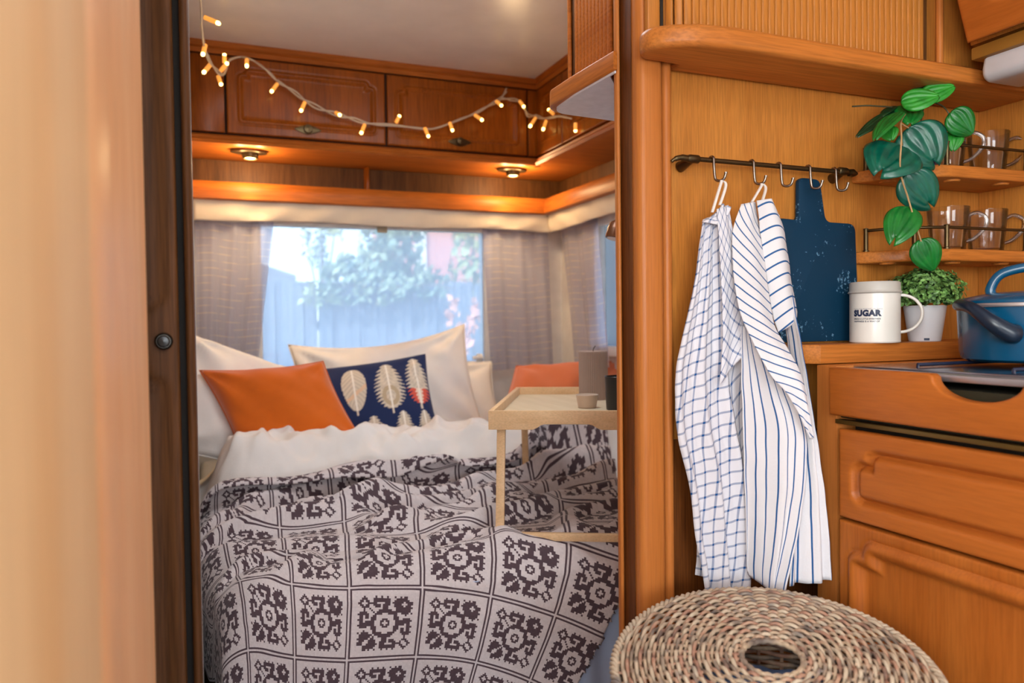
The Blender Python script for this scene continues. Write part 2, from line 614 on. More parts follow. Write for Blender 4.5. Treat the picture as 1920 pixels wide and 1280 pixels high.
# left door frame: dark rounded moulding with a white seal along its edge
lp = bpy.data.objects.new('trim_2', None); COL.objects.link(lp); lp.location = (-0.02, 1.1, 0); struct(lp)
profile_strip(arc(-0.0185, 1.068, 0.0055, 150, 360, 10) + [(-0.0128, 1.12), (-0.024, 1.12)], 0, H).build('frame_bead', W_DARK, lp, smooth=40)
profile_strip([(-0.036, 1.09), (-0.022, 1.09), (-0.022, 1.12), (-0.036, 1.12)], 0, H).build('frame_rebate', M_DARKGAP, lp, smooth=0)
profile_strip([(-0.0136, 1.121), (-0.0126, 1.121), (-0.0126, 1.128), (-0.0136, 1.128)], 0, H).build('white_seal', M_FRAME, lp, smooth=0)

# washroom door with two routed panels and a push button latch
dr = bpy.data.objects.new('door_1', None); COL.objects.link(dr); dr.location = (-0.33, 1.07, 0); struct(dr)
dr['label'] = 'dark brown washroom door with routed panels and a black push button'
routed((-0.62, 1.062, 0.03), (1, 0, 0), (0, 0, 1), (0, -1, 0), 0.588, 1.90, 0.02, 0.03, 0.012, 'groove', step=0.006,
       two=[(0.03, 0.571, 0.06, 0.915), (0.03, 0.571, 0.985, 1.86)], top_only=False).build('door_leaf', W_DARK, dr, smooth=60)
kn = thing('push_button_latch', '', 'latch', (-0.05, 1.06, 0.982))
for k in ('label', 'category'):
    del kn[k]
kn.parent = dr
kn.matrix_parent_inverse = world_of(dr).inverted()
kx, ky, kz = (-0.05, 1.06, 0.982)
m = MB().lathe([(0, 0), (0.0105, 0), (0.0112, 0.002), (0.0106, 0.006), (0.0092, 0.0075), (0.0085, 0.0055), (0, 0.0055)], 28)
m.xform(Matrix.Translation((kx, ky + 0.002, kz)) @ Matrix.Rotation(PI / 2, 4, 'X'))
m.build('latch_ring', plain('dark_chrome', (70, 68, 64), 0.2, 0.9), kn, smooth=40)
m = MB().lathe([(0, 0.0), (0.0078, 0.0), (0.0078, 0.007), (0.006, 0.0088), (0, 0.0092)], 24)
m.xform(Matrix.Translation((kx, ky + 0.001, kz)) @ Matrix.Rotation(PI / 2, 4, 'X'))
m.build('latch_button', plain('black_button', (24, 24, 22), 0.25), kn, smooth=40)

# ------------------------------------------------------------------ tall wardrobe beside the camera (left)
wd = thing('wardrobe', 'pale varnished wooden wardrobe, tall and very close at the left edge', 'wardrobe', (-0.4, 0.6, 0))
MB().prism([(-0.74, 0.16), (-0.075, 0.16), (-0.075, 0.50), (-0.066, 0.507)] + arc(-0.080, 0.955, 0.0185, 0, 90, 8) + [(-0.74, 0.9735)], 'z', 0, H - 0.004).build('wardrobe_body', W_PEACH, wd, smooth=40)
MB().box(-0.0745, -0.060, 0.17, 0.498, 0.05, 1.93, 0.004).build('wardrobe_door', W_PALE, wd, smooth=40)
MB().box(-0.0745, -0.0615, 0.5015, 0.62, 0.02, 1.94, 0.003).build('wardrobe_stile', W_PEACH, wd, smooth=40)

# ------------------------------------------------------------------ windows
w1 = bpy.data.objects.new('window_1', None); COL.objects.link(w1); w1.location = (0.65, 3.04, 0.84); struct(w1)
w1['label'] = 'wide rear caravan window behind the bed with a milky acrylic pane'


def pane_mat(name):
    m = bpy.data.materials.new(name); m.use_nodes = True
    nt = m.node_tree
    nt.nodes.remove(nt.nodes['Principled BSDF'])
    out = nt.nodes['Material Output']
    tr = nt.nodes.new('ShaderNodeBsdfTransparent'); tr.inputs[0].default_value = (0.93, 0.97, 1.0, 1)
    tl = nt.nodes.new('ShaderNodeBsdfTranslucent'); tl.inputs[0].default_value = (0.85, 0.93, 1.0, 1)
    gl = nt.nodes.new('ShaderNodeBsdfGlossy'); gl.inputs['Roughness'].default_value = 0.015
    m1 = nt.nodes.new('ShaderNodeMixShader'); m1.inputs[0].default_value = HAZE
    nt.links.new(tr.outputs[0], m1.inputs[1]); nt.links.new(tl.outputs[0], m1.inputs[2])
    lw = nt.nodes.new('ShaderNodeFresnel'); lw.inputs['IOR'].default_value = 1.5
    mu = nt.nodes.new('ShaderNodeMath'); mu.operation = 'MULTIPLY'; mu.inputs[1].default_value = 2.0
    nt.links.new(lw.outputs[0], mu.inputs[0])
    m2 = nt.nodes.new('ShaderNodeMixShader')
    nt.links.new(mu.outputs[0], m2.inputs[0])
    nt.links.new(m1.outputs[0], m2.inputs[1]); nt.links.new(gl.outputs[0], m2.inputs[2])
    nt.links.new(m2.outputs[0], out.inputs[0])
    return m


HAZE = 0.38
M_PANE = pane_mat('hazy_acrylic')
MB().box(0.195, 1.105, 3.050, 3.054, 0.835, 1.39).build('pane', M_PANE, w1, smooth=0)
m = MB()
for (a, b, c, d) in ((0.165, 0.20, 0.80, 1.42), (1.095, 1.13, 0.80, 1.42)):
    m.box(a, b, 3.015, 3.045, c, d, 0.006)
for (c, d) in ((0.80, 0.838), (1.382, 1.42)):
    m.box(0.165, 1.13, 3.015, 3.045, c, d, 0.006)
m.build('window_frame', M_FRAME, w1, smooth=40)
lx, ly, lz = (0.661, 3.01, 1.378)
MB().box(lx - 0.02, lx + 0.02, 2.998, 3.014, lz - 0.012, lz + 0.012, 0.003).build('window_catch', plain('beige_plastic', (176, 160, 134), 0.5), w1)
lx, ly, lz = (1.065, 3.01, 0.86)
m = MB().box(lx - 0.012, lx + 0.012, 2.995, 3.014, lz - 0.03, lz + 0.012, 0.004)
m.box(lx - 0.035, lx + 0.012, 2.985, 2.998, lz - 0.012, lz + 0.004, 0.004)
m.build('stay_latch', M_FRAME, w1)

w2 = bpy.data.objects.new('window_2', None); COL.objects.link(w2); w2.location = (1.47, 2.25, 0.9); struct(w2)
w2['label'] = 'side window of the bed on the right wall, mostly hidden by the door post'
MB().box(1.480, 1.484, 1.845, 2.665, 0.895, 1.39).build('pane', M_PANE, w2, smooth=0)
m = MB()
for (a, b) in ((1.82, 1.86), (2.652, 2.69)):
    m.box(1.445, 1.475, a, b, 0.865, 1.415, 0.006)
for (c, d) in ((0.865, 0.905), (1.378, 1.415)):
    m.box(1.445, 1.475, 1.82, 2.69, c, d, 0.006)
m.build('window_frame', M_FRAME, w2, smooth=40)

# ------------------------------------------------------------------ lockers over the bed
Y0 = 2.75; X0 = 1.235
tr3 = bpy.data.objects.new('trim_3', None); COL.objects.link(tr3); tr3.location = (0.6, 2.75, 1.9); struct(tr3)
corn = [(0, 0.0), (-0.012, 0.0), (-0.020, 0.012), (-0.014, 0.022), (-0.024, 0.034), (-0.024, 0.04), (0, 0.04)]
m = MB().prism([(Y0 + a, 1.913 + z) for a, z in corn], 'x', -0.035, X0 + 0.002)
m.build('cornice', W_BEDH, tr3, smooth=30)
m = MB().prism([(X0 + a, 1.913 + z) for a, z in corn], 'y', 1.36, Y0 + 0.002)
m.build('cornice', W_BEDY, tr3, smooth=30)
base = [(0.0, 0.0), (-0.022, 0.0), (-0.030, 0.008), (-0.022, 0.015), (-0.026, 0.022), (-0.014, 0.030), (0.0, 0.034)]
m = MB().prism([(Y0 + a, 1.614 + z) for a, z in base], 'x', -0.035, X0 + 0.002)
m.build('base_moulding', W_BEDH, tr3, smooth=30)
m = MB().prism([(X0 + a, 1.614 + z) for a, z in base], 'y', 1.12, Y0 + 0.002)
m.build('base_moulding', W_BEDY, tr3, smooth=30)
m = MB().prism([(-0.035, Y0 - 0.004), (X0 - 0.004, Y0 - 0.004), (X0 - 0.004, 1.12), (1.468, 1.12), (1.468, 3.038), (-0.035, 3.038)], 'z', 1.6145, 1.630)
m.build('locker_underside', W_BEDH, tr3, smooth=0)


def pull(name_parent, c, nrm, right):
    """Antique oval push latch with a raised centre."""
    c = Vector(c); nrm = Vector(nrm); right = Vector(right); up = nrm.cross(right) * -1
    up = Vector((0, 0, 1))
    M = Matrix(((right.x, up.x, nrm.x, c.x), (right.y, up.y, nrm.y, c.y), (right.z, up.z, nrm.z, c.z), (0, 0, 0, 1)))
    m = MB()
    for rx, rz, t0, t1 in ((0.046, 0.017, 0.0, 0.004),):
        out = [(rx * math.cos(a) * (1 - 0.18 * abs(math.sin(2 * a))), rz * math.sin(a) * (1 - 0.18 * abs(math.sin(2 * a)))) for a in [2 * PI * i / 28 for i in range(28)]]
        m.prism(out, 'z', t0, t1, 0.0012)
    m.lathe([(0, 0), (0.013, 0), (0.012, 0.006), (0.016, 0.010), (0.014, 0.016), (0, 0.018)], 20, (0, 0, 0.003))
    m.xform(M)
    return m.build('handle', M_BRASS, name_parent, smooth=40)


def locker_y(x0, x1, label, handle=None, door=True):
    """Overhead locker on the rear wall, its door facing the camera."""
    t = thing('overhead_locker', label, 'cabinet', ((x0 + x1) / 2, Y0, 1.63))
    MB().box(x0 + 0.001, x1 - 0.001, Y0 + 0.004, 3.036, 1.632, 1.95).build('carcass', M_DARKGAP, t, smooth=0)
    if door:
        d = routed((x0 + 0.004, Y0 - 0.016, 1.652), (1, 0, 0), (0, 0, 1), (0, -1, 0), x1 - x0 - 0.008, 0.255, 0.016, 0.032, 0.017, 'locker', step=0.0032, top_only=True).build('door', W_BED, t, smooth=60)
        if handle:
            pull(d, (handle, Y0 - 0.016, 1.683), (0, -1, 0), (1, 0, 0))
    else:
        MB().box(x0 + 0.003, x1 - 0.003, Y0 - 0.014, Y0 + 0.004, 1.652, 1.907, 0.002).build('filler_panel', W_BED, t)
    return t


hx1 = (0.345, 2.735, 1.687)
hx2 = (0.901, 2.735, 1.692)
locker_y(-0.034, 0.077, 'narrow plain filler locker at the left end over the bed', door=False)
locker_y(0.077, 0.624, 'overhead locker over the bed, left of the pair with routed doors', hx1[0])
locker_y(0.624, 1.183, 'overhead locker over the bed, right of the pair with routed doors', hx2[0])
locker_y(1.183, 1.234, 'slim corner post locker where the rear and side lockers meet', door=False)


def locker_x(y0, y1, label):
    t = thing('overhead_locker', label, 'cabinet', (X0, (y0 + y1) / 2, 1.63))
    MB().box(X0 + 0.004, 1.466, y0 + 0.001, y1 - 0.001, 1.632, 1.95).build('carcass', M_DARKGAP, t, smooth=0)
    routed((X0 - 0.016, y1 - 0.004, 1.652), (0, -1, 0), (0, 0, 1), (-1, 0, 0), y1 - y0 - 0.008, 0.255, 0.016, 0.032, 0.017, 'locker', step=0.005, top_only=True).build('door', W_BED, t, smooth=60)
    return t


locker_x(2.505, 2.735, 'small side wall locker next to the corner over the bed')
locker_x(1.95, 2.505, 'longer side wall locker half hidden by the hanging tambour cabinet')
locker_x(1.395, 1.95, 'side wall locker nearest the partition, hidden behind the tambour cabinet')

# open shelf and pelmet under the lockers
ps = thing('pelmet_shelf', 'open wooden shelf and pelmet board running round the bed over the windows', 'shelf', (0.6, 2.9, 1.42))
PY = 2.93; PX = 1.343
pel = [(0.0, 0.0), (-0.010, 0.004), (-0.013, 0.03), (-0.008, 0.056), (0.0, 0.066), (0.012, 0.066), (0.012, 0.0)]
MB().prism([(PY + a, 1.456 + z) for a, z in pel], 'x', -0.034, PX + 0.003).build('pelmet_board', W_BEDH, ps, smooth=40)
MB().prism([(PX + a, 1.456 + z) for a, z in pel], 'y', 1.125, PY + 0.003).build('pelmet_board', W_BEDY, ps, smooth=40)
MB().box(-0.034, 1.466, 3.004, 3.012, 1.46, 1.613).build('back_panel', W_DARK, ps, smooth=0)
MB().box(1.448, 1.456, 1.125, 3.004, 1.46, 1.613).build('back_panel', W_DARK, ps, smooth=0)
dv = (0.595, 2.95, 1.577)
MB().box(dv[0] - 0.005, dv[0] + 0.005, 2.94, 3.003, 1.46, 1.6135, 0.001).build('divider', W_BED, ps)

# fabric valance under the pelmet
vm = plain('cream_valance_fabric', (224, 210, 190), 0.9, var=0.03, bump=0.2, bump_scale=60)
v = thing('valance', 'cream gathered fabric valance hanging under the wooden pelmet', 'valance', (0.6, 2.8, 1.37))


def val_y(u, t):
    x = -0.033 + u * (PX + 0.049 + 0.026 * t)
    z = 1.464 - t * (0.074 + 0.004 * math.sin(9 * x + 1))
    return (x, PY + 0.014 + 0.026 * t + 0.003 * math.sin(37 * x + 3 * t), z - 0.010 * math.sin(PI * t))


def val_x(u, t):
    y = 1.13 + u * (PY + 0.016 + 0.026 * t - 1.13)
    z = 1.464 - t * (0.074 + 0.004 * math.sin(9 * y + 1))
    return (PX + 0.014 + 0.026 * t + 0.003 * math.sin(37 * y + 3 * t), y, z - 0.010 * math.sin(PI * t))


o = MB().grid(val_y, 120, 10).build('valance_cloth', vm, v, smooth=180, recalc=False)
o2 = MB().grid(val_x, 120, 10).build('valance_cloth', vm, v, smooth=180, recalc=False)
for q in (o, o2):
    sm = q.modifiers.new('thick', 'SOLIDIFY'); sm.thickness = 0.004

# two downlights in the underside
M_LENS = emitter('lit_halogen_lens', (255, 214, 140), 22.0)
for (sx, sy), lab in (((0.153, 2.815), 'small brass downlight under the left locker over the bed'), ((1.146, 2.815), 'small brass downlight under the right locker by the corner')):
    t = thing('downlight', lab, 'lamp', (sx, sy, 1.6145), 'downlights under the lockers')
    out = [(sx + 0.062 * math.cos(a), sy + 0.040 * math.sin(a)) for a in [2 * PI * i / 32 for i in range(32)]]
    MB().prism(out, 'z', 1.6045, 1.6145, 0.002).build('base_plate', M_BRASS, t)
    MB().lathe([(0.026, -0.0), (0.027, -0.014), (0.024, -0.020), (0.021, -0.020), (0.021, -0.012)], 28, (sx + 0.004, sy, 1.6050)).build('lamp_ring', M_BRASS, t)
    MB().lathe([(0, -0.016), (0.012, -0.0185), (0.0205, -0.015), (0.0205, -0.010), (0, -0.010)], 28, (sx + 0.004, sy, 1.6050)).build('lens', M_LENS, t)
    for dy in (0,):
        lamp('downlight_beam', 'SPOT', (sx + 0.004, sy + 0.01, 1.578), (sx + 0.0, sy + 0.10, 1.0), 6.0, (1.0, 0.72, 0.38), spot_size=math.radians(70), spot_blend=0.25, shadow_soft_size=0.015)
        lamp('downlight_spill', 'POINT', (sx + 0.004, sy - 0.012, 1.572), (sx, sy, 0), 5.6, (1.0, 0.68, 0.34), shadow_soft_size=0.05)

# ------------------------------------------------------------------ curtains


def curtain_mat():
    m = bpy.data.materials.new('sheer_grey_curtain'); m.use_nodes = True
    nt = m.node_tree
    nt.nodes.remove(nt.nodes['Principled BSDF'])
    out = nt.nodes['Material Output']
    tc = nt.nodes.new('ShaderNodeTexCoord')
    sp = nt.nodes.new('ShaderNodeSeparateXYZ'); nt.links.new(tc.outputs['UV'], sp.inputs[0])
    mu = nt.nodes.new('ShaderNodeMath'); mu.operation = 'MULTIPLY'; mu.inputs[1].default_value = 1 / 0.0275
    nt.links.new(sp.outputs[1], mu.inputs[0])
    fr = nt.nodes.new('ShaderNodeMath'); fr.operation = 'FRACT'; nt.links.new(mu.outputs[0], fr.inputs[0])
    lt = nt.nodes.new('ShaderNodeMath'); lt.operation = 'LESS_THAN'; lt.inputs[1].default_value = 0.16
    nt.links.new(fr.outputs[0], lt.inputs[0])
    mp = nt.nodes.new('ShaderNodeMapping'); mp.inputs['Scale'].default_value = (16, 60, 1)
    nt.links.new(tc.outputs['UV'], mp.inputs['Vector'])
    nz = nt.nodes.new('ShaderNodeTexNoise'); nz.inputs['Scale'].default_value = 1.0
    nt.links.new(mp.outputs[0], nz.inputs['Vector'])
    rp = nt.nodes.new('ShaderNodeValToRGB')
    rp.color_ramp.elements[0].position = 0.42; rp.color_ramp.elements[1].position = 0.56
    nt.links.new(nz.outputs['Fac'], rp.inputs['Fac'])
    ml = nt.nodes.new('ShaderNodeMath'); ml.operation = 'MULTIPLY'
    nt.links.new(lt.outputs[0], ml.inputs[0]); nt.links.new(rp.outputs['Color'], ml.inputs[1])
    cx = nt.nodes.new('ShaderNodeMix'); cx.data_type = 'RGBA'
    cx.inputs[6].default_value = s2l((204, 204, 222)); cx.inputs[7].default_value = s2l((236, 228, 220))
    nt.links.new(ml.outputs[0], cx.inputs[0])
    df = nt.nodes.new('ShaderNodeBsdfDiffuse'); nt.links.new(cx.outputs[2], df.inputs[0])
    tl = nt.nodes.new('ShaderNodeBsdfTranslucent'); nt.links.new(cx.outputs[2], tl.inputs[0])
    m1 = nt.nodes.new('ShaderNodeMixShader'); m1.inputs[0].default_value = 0.68
    nt.links.new(df.outputs[0], m1.inputs[1]); nt.links.new(tl.outputs[0], m1.inputs[2])
    tr = nt.nodes.new('ShaderNodeBsdfTransparent')
    m2 = nt.nodes.new('ShaderNodeMixShader'); m2.inputs[0].default_value = 0.26
    nt.links.new(m1.outputs[0], m2.inputs[1]); nt.links.new(tr.outputs[0], m2.inputs[2])
    nt.links.new(m2.outputs[0], out.inputs[0])
    return m


M_CURT = curtain_mat()


def curtain(name, P_top0, P_top1, P_bot0, P_bot1, nrm, label, folds, amp, ph, rail_to):
    t = thing(name, label, 'curtain', P_bot0, 'sheer curtains at the bed windows')
    A, B, C_, D_ = map(Vector, (P_top0, P_top1, P_bot0, P_bot1)); n = Vector(nrm)
    W = (B - A).length * 1.25; Hh = (A - C_).length

    def fn(u, w):
        p = A.lerp(B, u).lerp(C_.lerp(D_, u), w)
        k = amp * (0.55 + 0.45 * w) * (math.sin(2 * PI * folds * u + ph + 0.7 * w) + 0.45 * math.sin(2 * PI * folds * 2.3 * u + 1.3 * ph))
        return p + n * k + Vector((0, 0, 0.004 * math.sin(8 * u)))
    MB().grid(fn, 90, 60, uvfn=lambda u, w: (u * W, w * Hh)).build('curtain_cloth', M_CURT, t, smooth=180, recalc=False)
    a = A + Vector((0, 0, 0.002)); b = Vector(rail_to) + Vector((0, 0, 0.002))
    MB().tube([a, b], 0.005, 8).build('curtain_rail', M_FRAME, t)
    return t


curtain('curtain', (-0.027, 2.99, 1.408), (0.247, 2.99, 1.393), (-0.031, 2.99, 0.857), (0.179, 2.99, 0.854), (0, 1, 0), 'grey striped sheer curtain at the left of the rear window', 3.2, 0.010, 0.4, (0.62, 2.990, 1.405))
curtain('curtain', (1.082, 2.99, 1.405), (1.379, 2.99, 1.416), (1.114, 2.99, 0.797), (1.402, 2.99, 0.8), (0, 1, 0), 'grey striped sheer curtain at the right of the rear window', 2.6, 0.010, 2.0, (0.66, 2.990, 1.405))
curtain('curtain', (1.425, 2.969, 1.415), (1.425, 2.614, 1.413), (1.425, 2.849, 0.807), (1.425, 2.524, 0.823), (1, 0, 0), 'grey striped sheer curtain on the side window behind the candle', 2.4, 0.012, 1.0, (1.425, 1.9, 1.405))

# ------------------------------------------------------------------ tambour cabinet hanging on the bed side of the partition
tc_ = thing('hanging_cabinet', 'wooden tambour cabinet hanging beside the doorway with pale rounded base shelf', 'cabinet', (0.75, 1.25, 1.41))
out = [(0.72, 1.156), (0.664, 1.156), (0.6365, 1.120), (0.6365, 1.098), (0.6295, 1.098), (0.622, 1.24)] + arc(0.668, 1.318, 0.047, 180, 95, 10) + [(0.80, 1.378), (1.21, 1.390), (1.21, 1.156)]
MB().prism(out, 'z', 1.413, 1.445, 0.003, 2).build('base_shelf', W_BEDY, tc_, smooth=50)
inn = [(0.70, 1.157), (0.665, 1.157), (0.6362, 1.121), (0.6362, 1.102), (0.6335, 1.102), (0.628, 1.24)] + arc(0.674, 1.312, 0.042, 180, 95, 10) + [(0.80, 1.366), (1.20, 1.378), (1.20, 1.157)]
MB().prism(inn, 'z', 1.4095, 1.4135).build('shelf_lining', plain('pale_laminate', (228, 226, 232), 0.3, var=0.06, scale=60), tc_, smooth=0)
MB().prism([(0.669, 1.105), (0.669, 1.318)] + arc(0.704, 1.318, 0.035, 180, 90, 6) + [(1.21, 1.364), (1.21, 1.105)], 'z', 1.446, 1.95).build('cabinet_body', W_DARK, tc_, smooth=0)
sl = MB().box(-0.0066, 0.0066, -0.0045, 0.0035, 1.447, 1.95, 0.0034, 3).mesh('tambour_slat', W_BEDY)
pts = [(0.664, 1.170 + 0.0138 * i) for i in range(10)]
angs = [PI / 2] * 10
for i in range(1, 4):
    a = PI - i * PI / 8
    pts.append((0.704 + 0.04 * math.cos(a), 1.318 + 0.04 * math.sin(a))); angs.append(a - PI / 2)
pts += [(0.712 + 0.0138 * i, 1.369) for i in range(20)]
angs += [0] * 20
for (px_, py_), a in zip(pts, angs):
    s = obj('tambour_slat', sl, None)
    s.location = (px_, py_, 0); s.rotation_euler = (0, 0, a)
    s.parent = tc_; s.matrix_parent_inverse = world_of(tc_).inverted()

# reading lamp half hidden by the post
rx, ry, rz = (1.001, 1.75, 1.236)
rl = thing('reading_lamp', 'small brown swivel reading lamp peeking out beside the doorway post', 'lamp', (rx, ry, rz))
m = MB().lathe([(0, 0.03), (0.012, 0.029), (0.021, 0.022), (0.025, 0.005), (0.026, -0.018), (0.023, -0.020), (0.022, -0.016), (0, -0.014)], 28)
m.xform(Matrix.Translation((rx + 0.006, ry, rz)) @ Matrix.Rotation(0.25, 4, 'Y'))
m.build('lamp_shade', plain('brown_metal', (104, 62, 34), 0.25, 0.4), rl, smooth=50)
m = MB().lathe([(0, 0), (0.021, 0), (0.0215, -0.006), (0, -0.006)], 24)
m.xform(Matrix.Translation((rx + 0.006, ry, rz)) @ Matrix.Rotation(0.25, 4, 'Y') @ Matrix.Translation((0, 0, -0.0145)))
m.build('lamp_lens', plain('white_lens', (230, 230, 235), 0.2), rl)
MB().tube([(rx + 0.012, ry, rz + 0.028), (rx + 0.03, ry, rz + 0.055), (rx + 0.2, ry, rz + 0.06), (1.468, ry, rz + 0.06)], 0.005, 10).build('lamp_arm', M_BRASS, rl, smooth=60)


# ------------------------------------------------------------------ bed
bed = thing('bed', 'double bed filling the rear of the caravan under the lockers', 'bed', (0.72, 2.2, 0))
MB().prism([(-0.03, 3.03), (-0.03, 1.95), (0.10, 1.70), (0.10, 1.46), (1.465, 1.46), (1.465, 3.03)], 'z', 0.0, 0.31, 0.004).build('bed_base', W_DARK, bed)
MB().prism([(-0.03, 3.03), (-0.03, 1.92), (0.09, 1.68), (0.09, 1.41), (1.465, 1.41), (1.465, 3.03)], 'z', 0.312, 0.505, 0.03, 3).build('mattress', plain('grey_mattress_ticking', (186, 190, 200), 0.9), bed)


def sheet_fn(u, w):
    x = 0.45 + u * 0.62
    return (x - 0.16 * w, 1.392 - 0.012 * math.sin(34 * u - 9 * w) - 0.015 * w, 0.50 - 0.36 * w)


MB().grid(sheet_fn, 80, 24).build('hanging_sheet', plain('pale_blue_sheet', (176, 190, 216), 0.75, var=0.05, scale=12), bed, smooth=180, recalc=False)


def duvet_h(x, y):
    base = 0.528 + 0.003 * n3(x, y, 0.3, 7)
    b = smooth01(2.07, 2.24, y + 0.03 * n3(x, 0, 1.2, 5)) * (1 - 0.8 * smooth01(2.33, 2.52, y))
    b *= smooth01(-0.05, 0.09, x)
    amp = 0.150 + 0.018 * n3(x, 0, 4.1, 4) + 0.014 * math.exp(-((x - 0.09) / 0.1) ** 2)
    wr = 0.018 * n3(x * 1.6 + 0.5 * y, y * 2.6 - x, 2.2, 6) + 0.010 * n3(x * 2 - y, y * 3 + x * 1.3, 7.7, 11)
    wr += 0.012 * (abs(n3(x * 1.1 + y * 1.7, y - 0.6 * x, 3.3, 6)) - 0.25)
    q = abs(n3(x * 1.3 + y * 0.9, y * 0.8 - 0.8 * x, 5.1, 5))
    wr += 0.014 * (math.exp(-(q / 0.16) ** 2) - 0.3)
    q = abs(n3(x * 1.5 - y * 0.7, y * 1.2 + 0.4 * x, 8.4, 8))
    wr += 0.010 * (math.exp(-(q / 0.20) ** 2) - 0.3)
    wr *= smooth01(1.95, 2.12, y)
    edge = smooth01(-0.04, 0.03, x) if y > 1.95 else smooth01(0.08, 0.15, x)
    return 0.50 + (base - 0.50 + b * amp + wr * (0.25 + b)) * edge


dv_ = thing('duvet', 'rumpled white duvet rolled up below the cushions', 'duvet', (0.7, 2.25, 0.51))


def duvet_pt(u, w):
    y = 1.42 + w * 1.23
    x0 = -0.032 + 0.135 * (1 - smooth01(1.68, 1.95, y))
    x = x0 + u * (1.438 - x0)
    return (x, y, duvet_h(x, y))


m = MB().grid(duvet_pt, 220, 190)
m.build('duvet_cover', M_LINEN, dv_, smooth=180, recalc=False)

# --- patterned blanket: one face per knitted stitch
T = 38


def motif(cx, cy):
    """stitch (cx, cy), -14..14: True where dark"""
    x, y = cx, cy
    if y < -abs(x):
        x, y = -x, -y
    elif x > abs(y):
        x, y = y, x
    elif x < -abs(y):
        x, y = -y, -x
    if x * x + y * y <= 2.3 ** 2:
        return 1.2 < math.hypot(x * 1.15, y * 0.95) <= 2.4
    octr = max(abs(x), abs(y), (abs(x) + abs(y)) * 0.72)
    petal = 5.0 + (0.8 if (abs(x) in (0, 1) or abs(abs(x) - abs(y)) <= 1) else 0)
    if octr < petal:
        return False
    if octr <= 7.2 + (0.6 if (x + y) % 2 == 0 else 0):
        return True
    d = abs(x + 11) + abs(y - 11)
    if d <= 3:
        return d >= 2
    if d == 4 and (x in (-11,) or y in (11,)):
        return True
    if abs(x + y) <= 0 and x < 0 and y < 11:
        return True
    d = abs(x - 10) + abs(y - 10)
    if d <= 1:
        return False
    if d <= 4:
        return True
    if abs(x - y) <= 1 and x > 0 and y <= 10:
        return True
    R = [(-1, 1, 7, 10), (0, 1, 9, 11), (-4, 2, 12, 13), (1, 2, 10, 12), (-6, -5, 10, 13), (-5, -3, 9, 10), (-5, -5, 14, 14), (-2, -2, 14, 14), (1, 1, 14, 14), (4, 4, 11, 11), (-7, -7, 11, 11),
         (6, 9, 12, 13), (5, 6, 9, 12), (6, 7, 8, 9), (5, 5, 14, 14), (8, 8, 14, 14), (11, 11, 14, 14)]
    return any(a <= x <= b and c <= y <= e for a, b, c, e in R)


tile = np.zeros((T, T), dtype=bool)
for j in range(T):
    for i in range(T):
        if i in (1, T - 1) or j in (1, T - 1):
            tile[j, i] = not (i == 0 or j == 0)
        elif 5 <= i <= 33 and 5 <= j <= 33:
            tile[j, i] = motif(i - 19, 19 - j)
TS = 0.117; CELL = TS / T
RIDGES = [((0.10, 1.99), (0.52, 2.10), 0.030, 0.022), ((0.22, 1.90), (0.95, 2.30), 0.030, 0.020), ((0.32, 1.80), (1.25, 2.16), 0.030, 0.020),
          ((0.36, 1.66), (1.15, 1.98), 0.034, 0.016), ((0.10, 1.74), (0.42, 1.82), 0.05, 0.018), ((0.48, 1.56), (1.1, 1.78), 0.035, 0.013),
          ((0.95, 2.18), (1.25, 2.34), 0.05, 0.05), ((0.92, 2.02), (1.30, 2.12), 0.035, 0.03), ((0.02, 1.62), (0.30, 1.56), 0.05, 0.012)]
PROF = [(0.0, 2.10, 0.0), (0.48, 1.62, -0.002), (0.56, 1.54, -0.010), (0.61, 1.49, -0.004), (0.64, 1.46, 0.008), (0.67, 1.435, 0.006), (0.705, 1.402, -0.016), (0.745, 1.375, -0.050), (0.80, 1.36, -0.103), (0.86, 1.352, -0.162), (1.30, 1.335, -0.60)]
ps_, py_, pz_ = (np.array([q[k] for q in PROF]) for k in range(3))


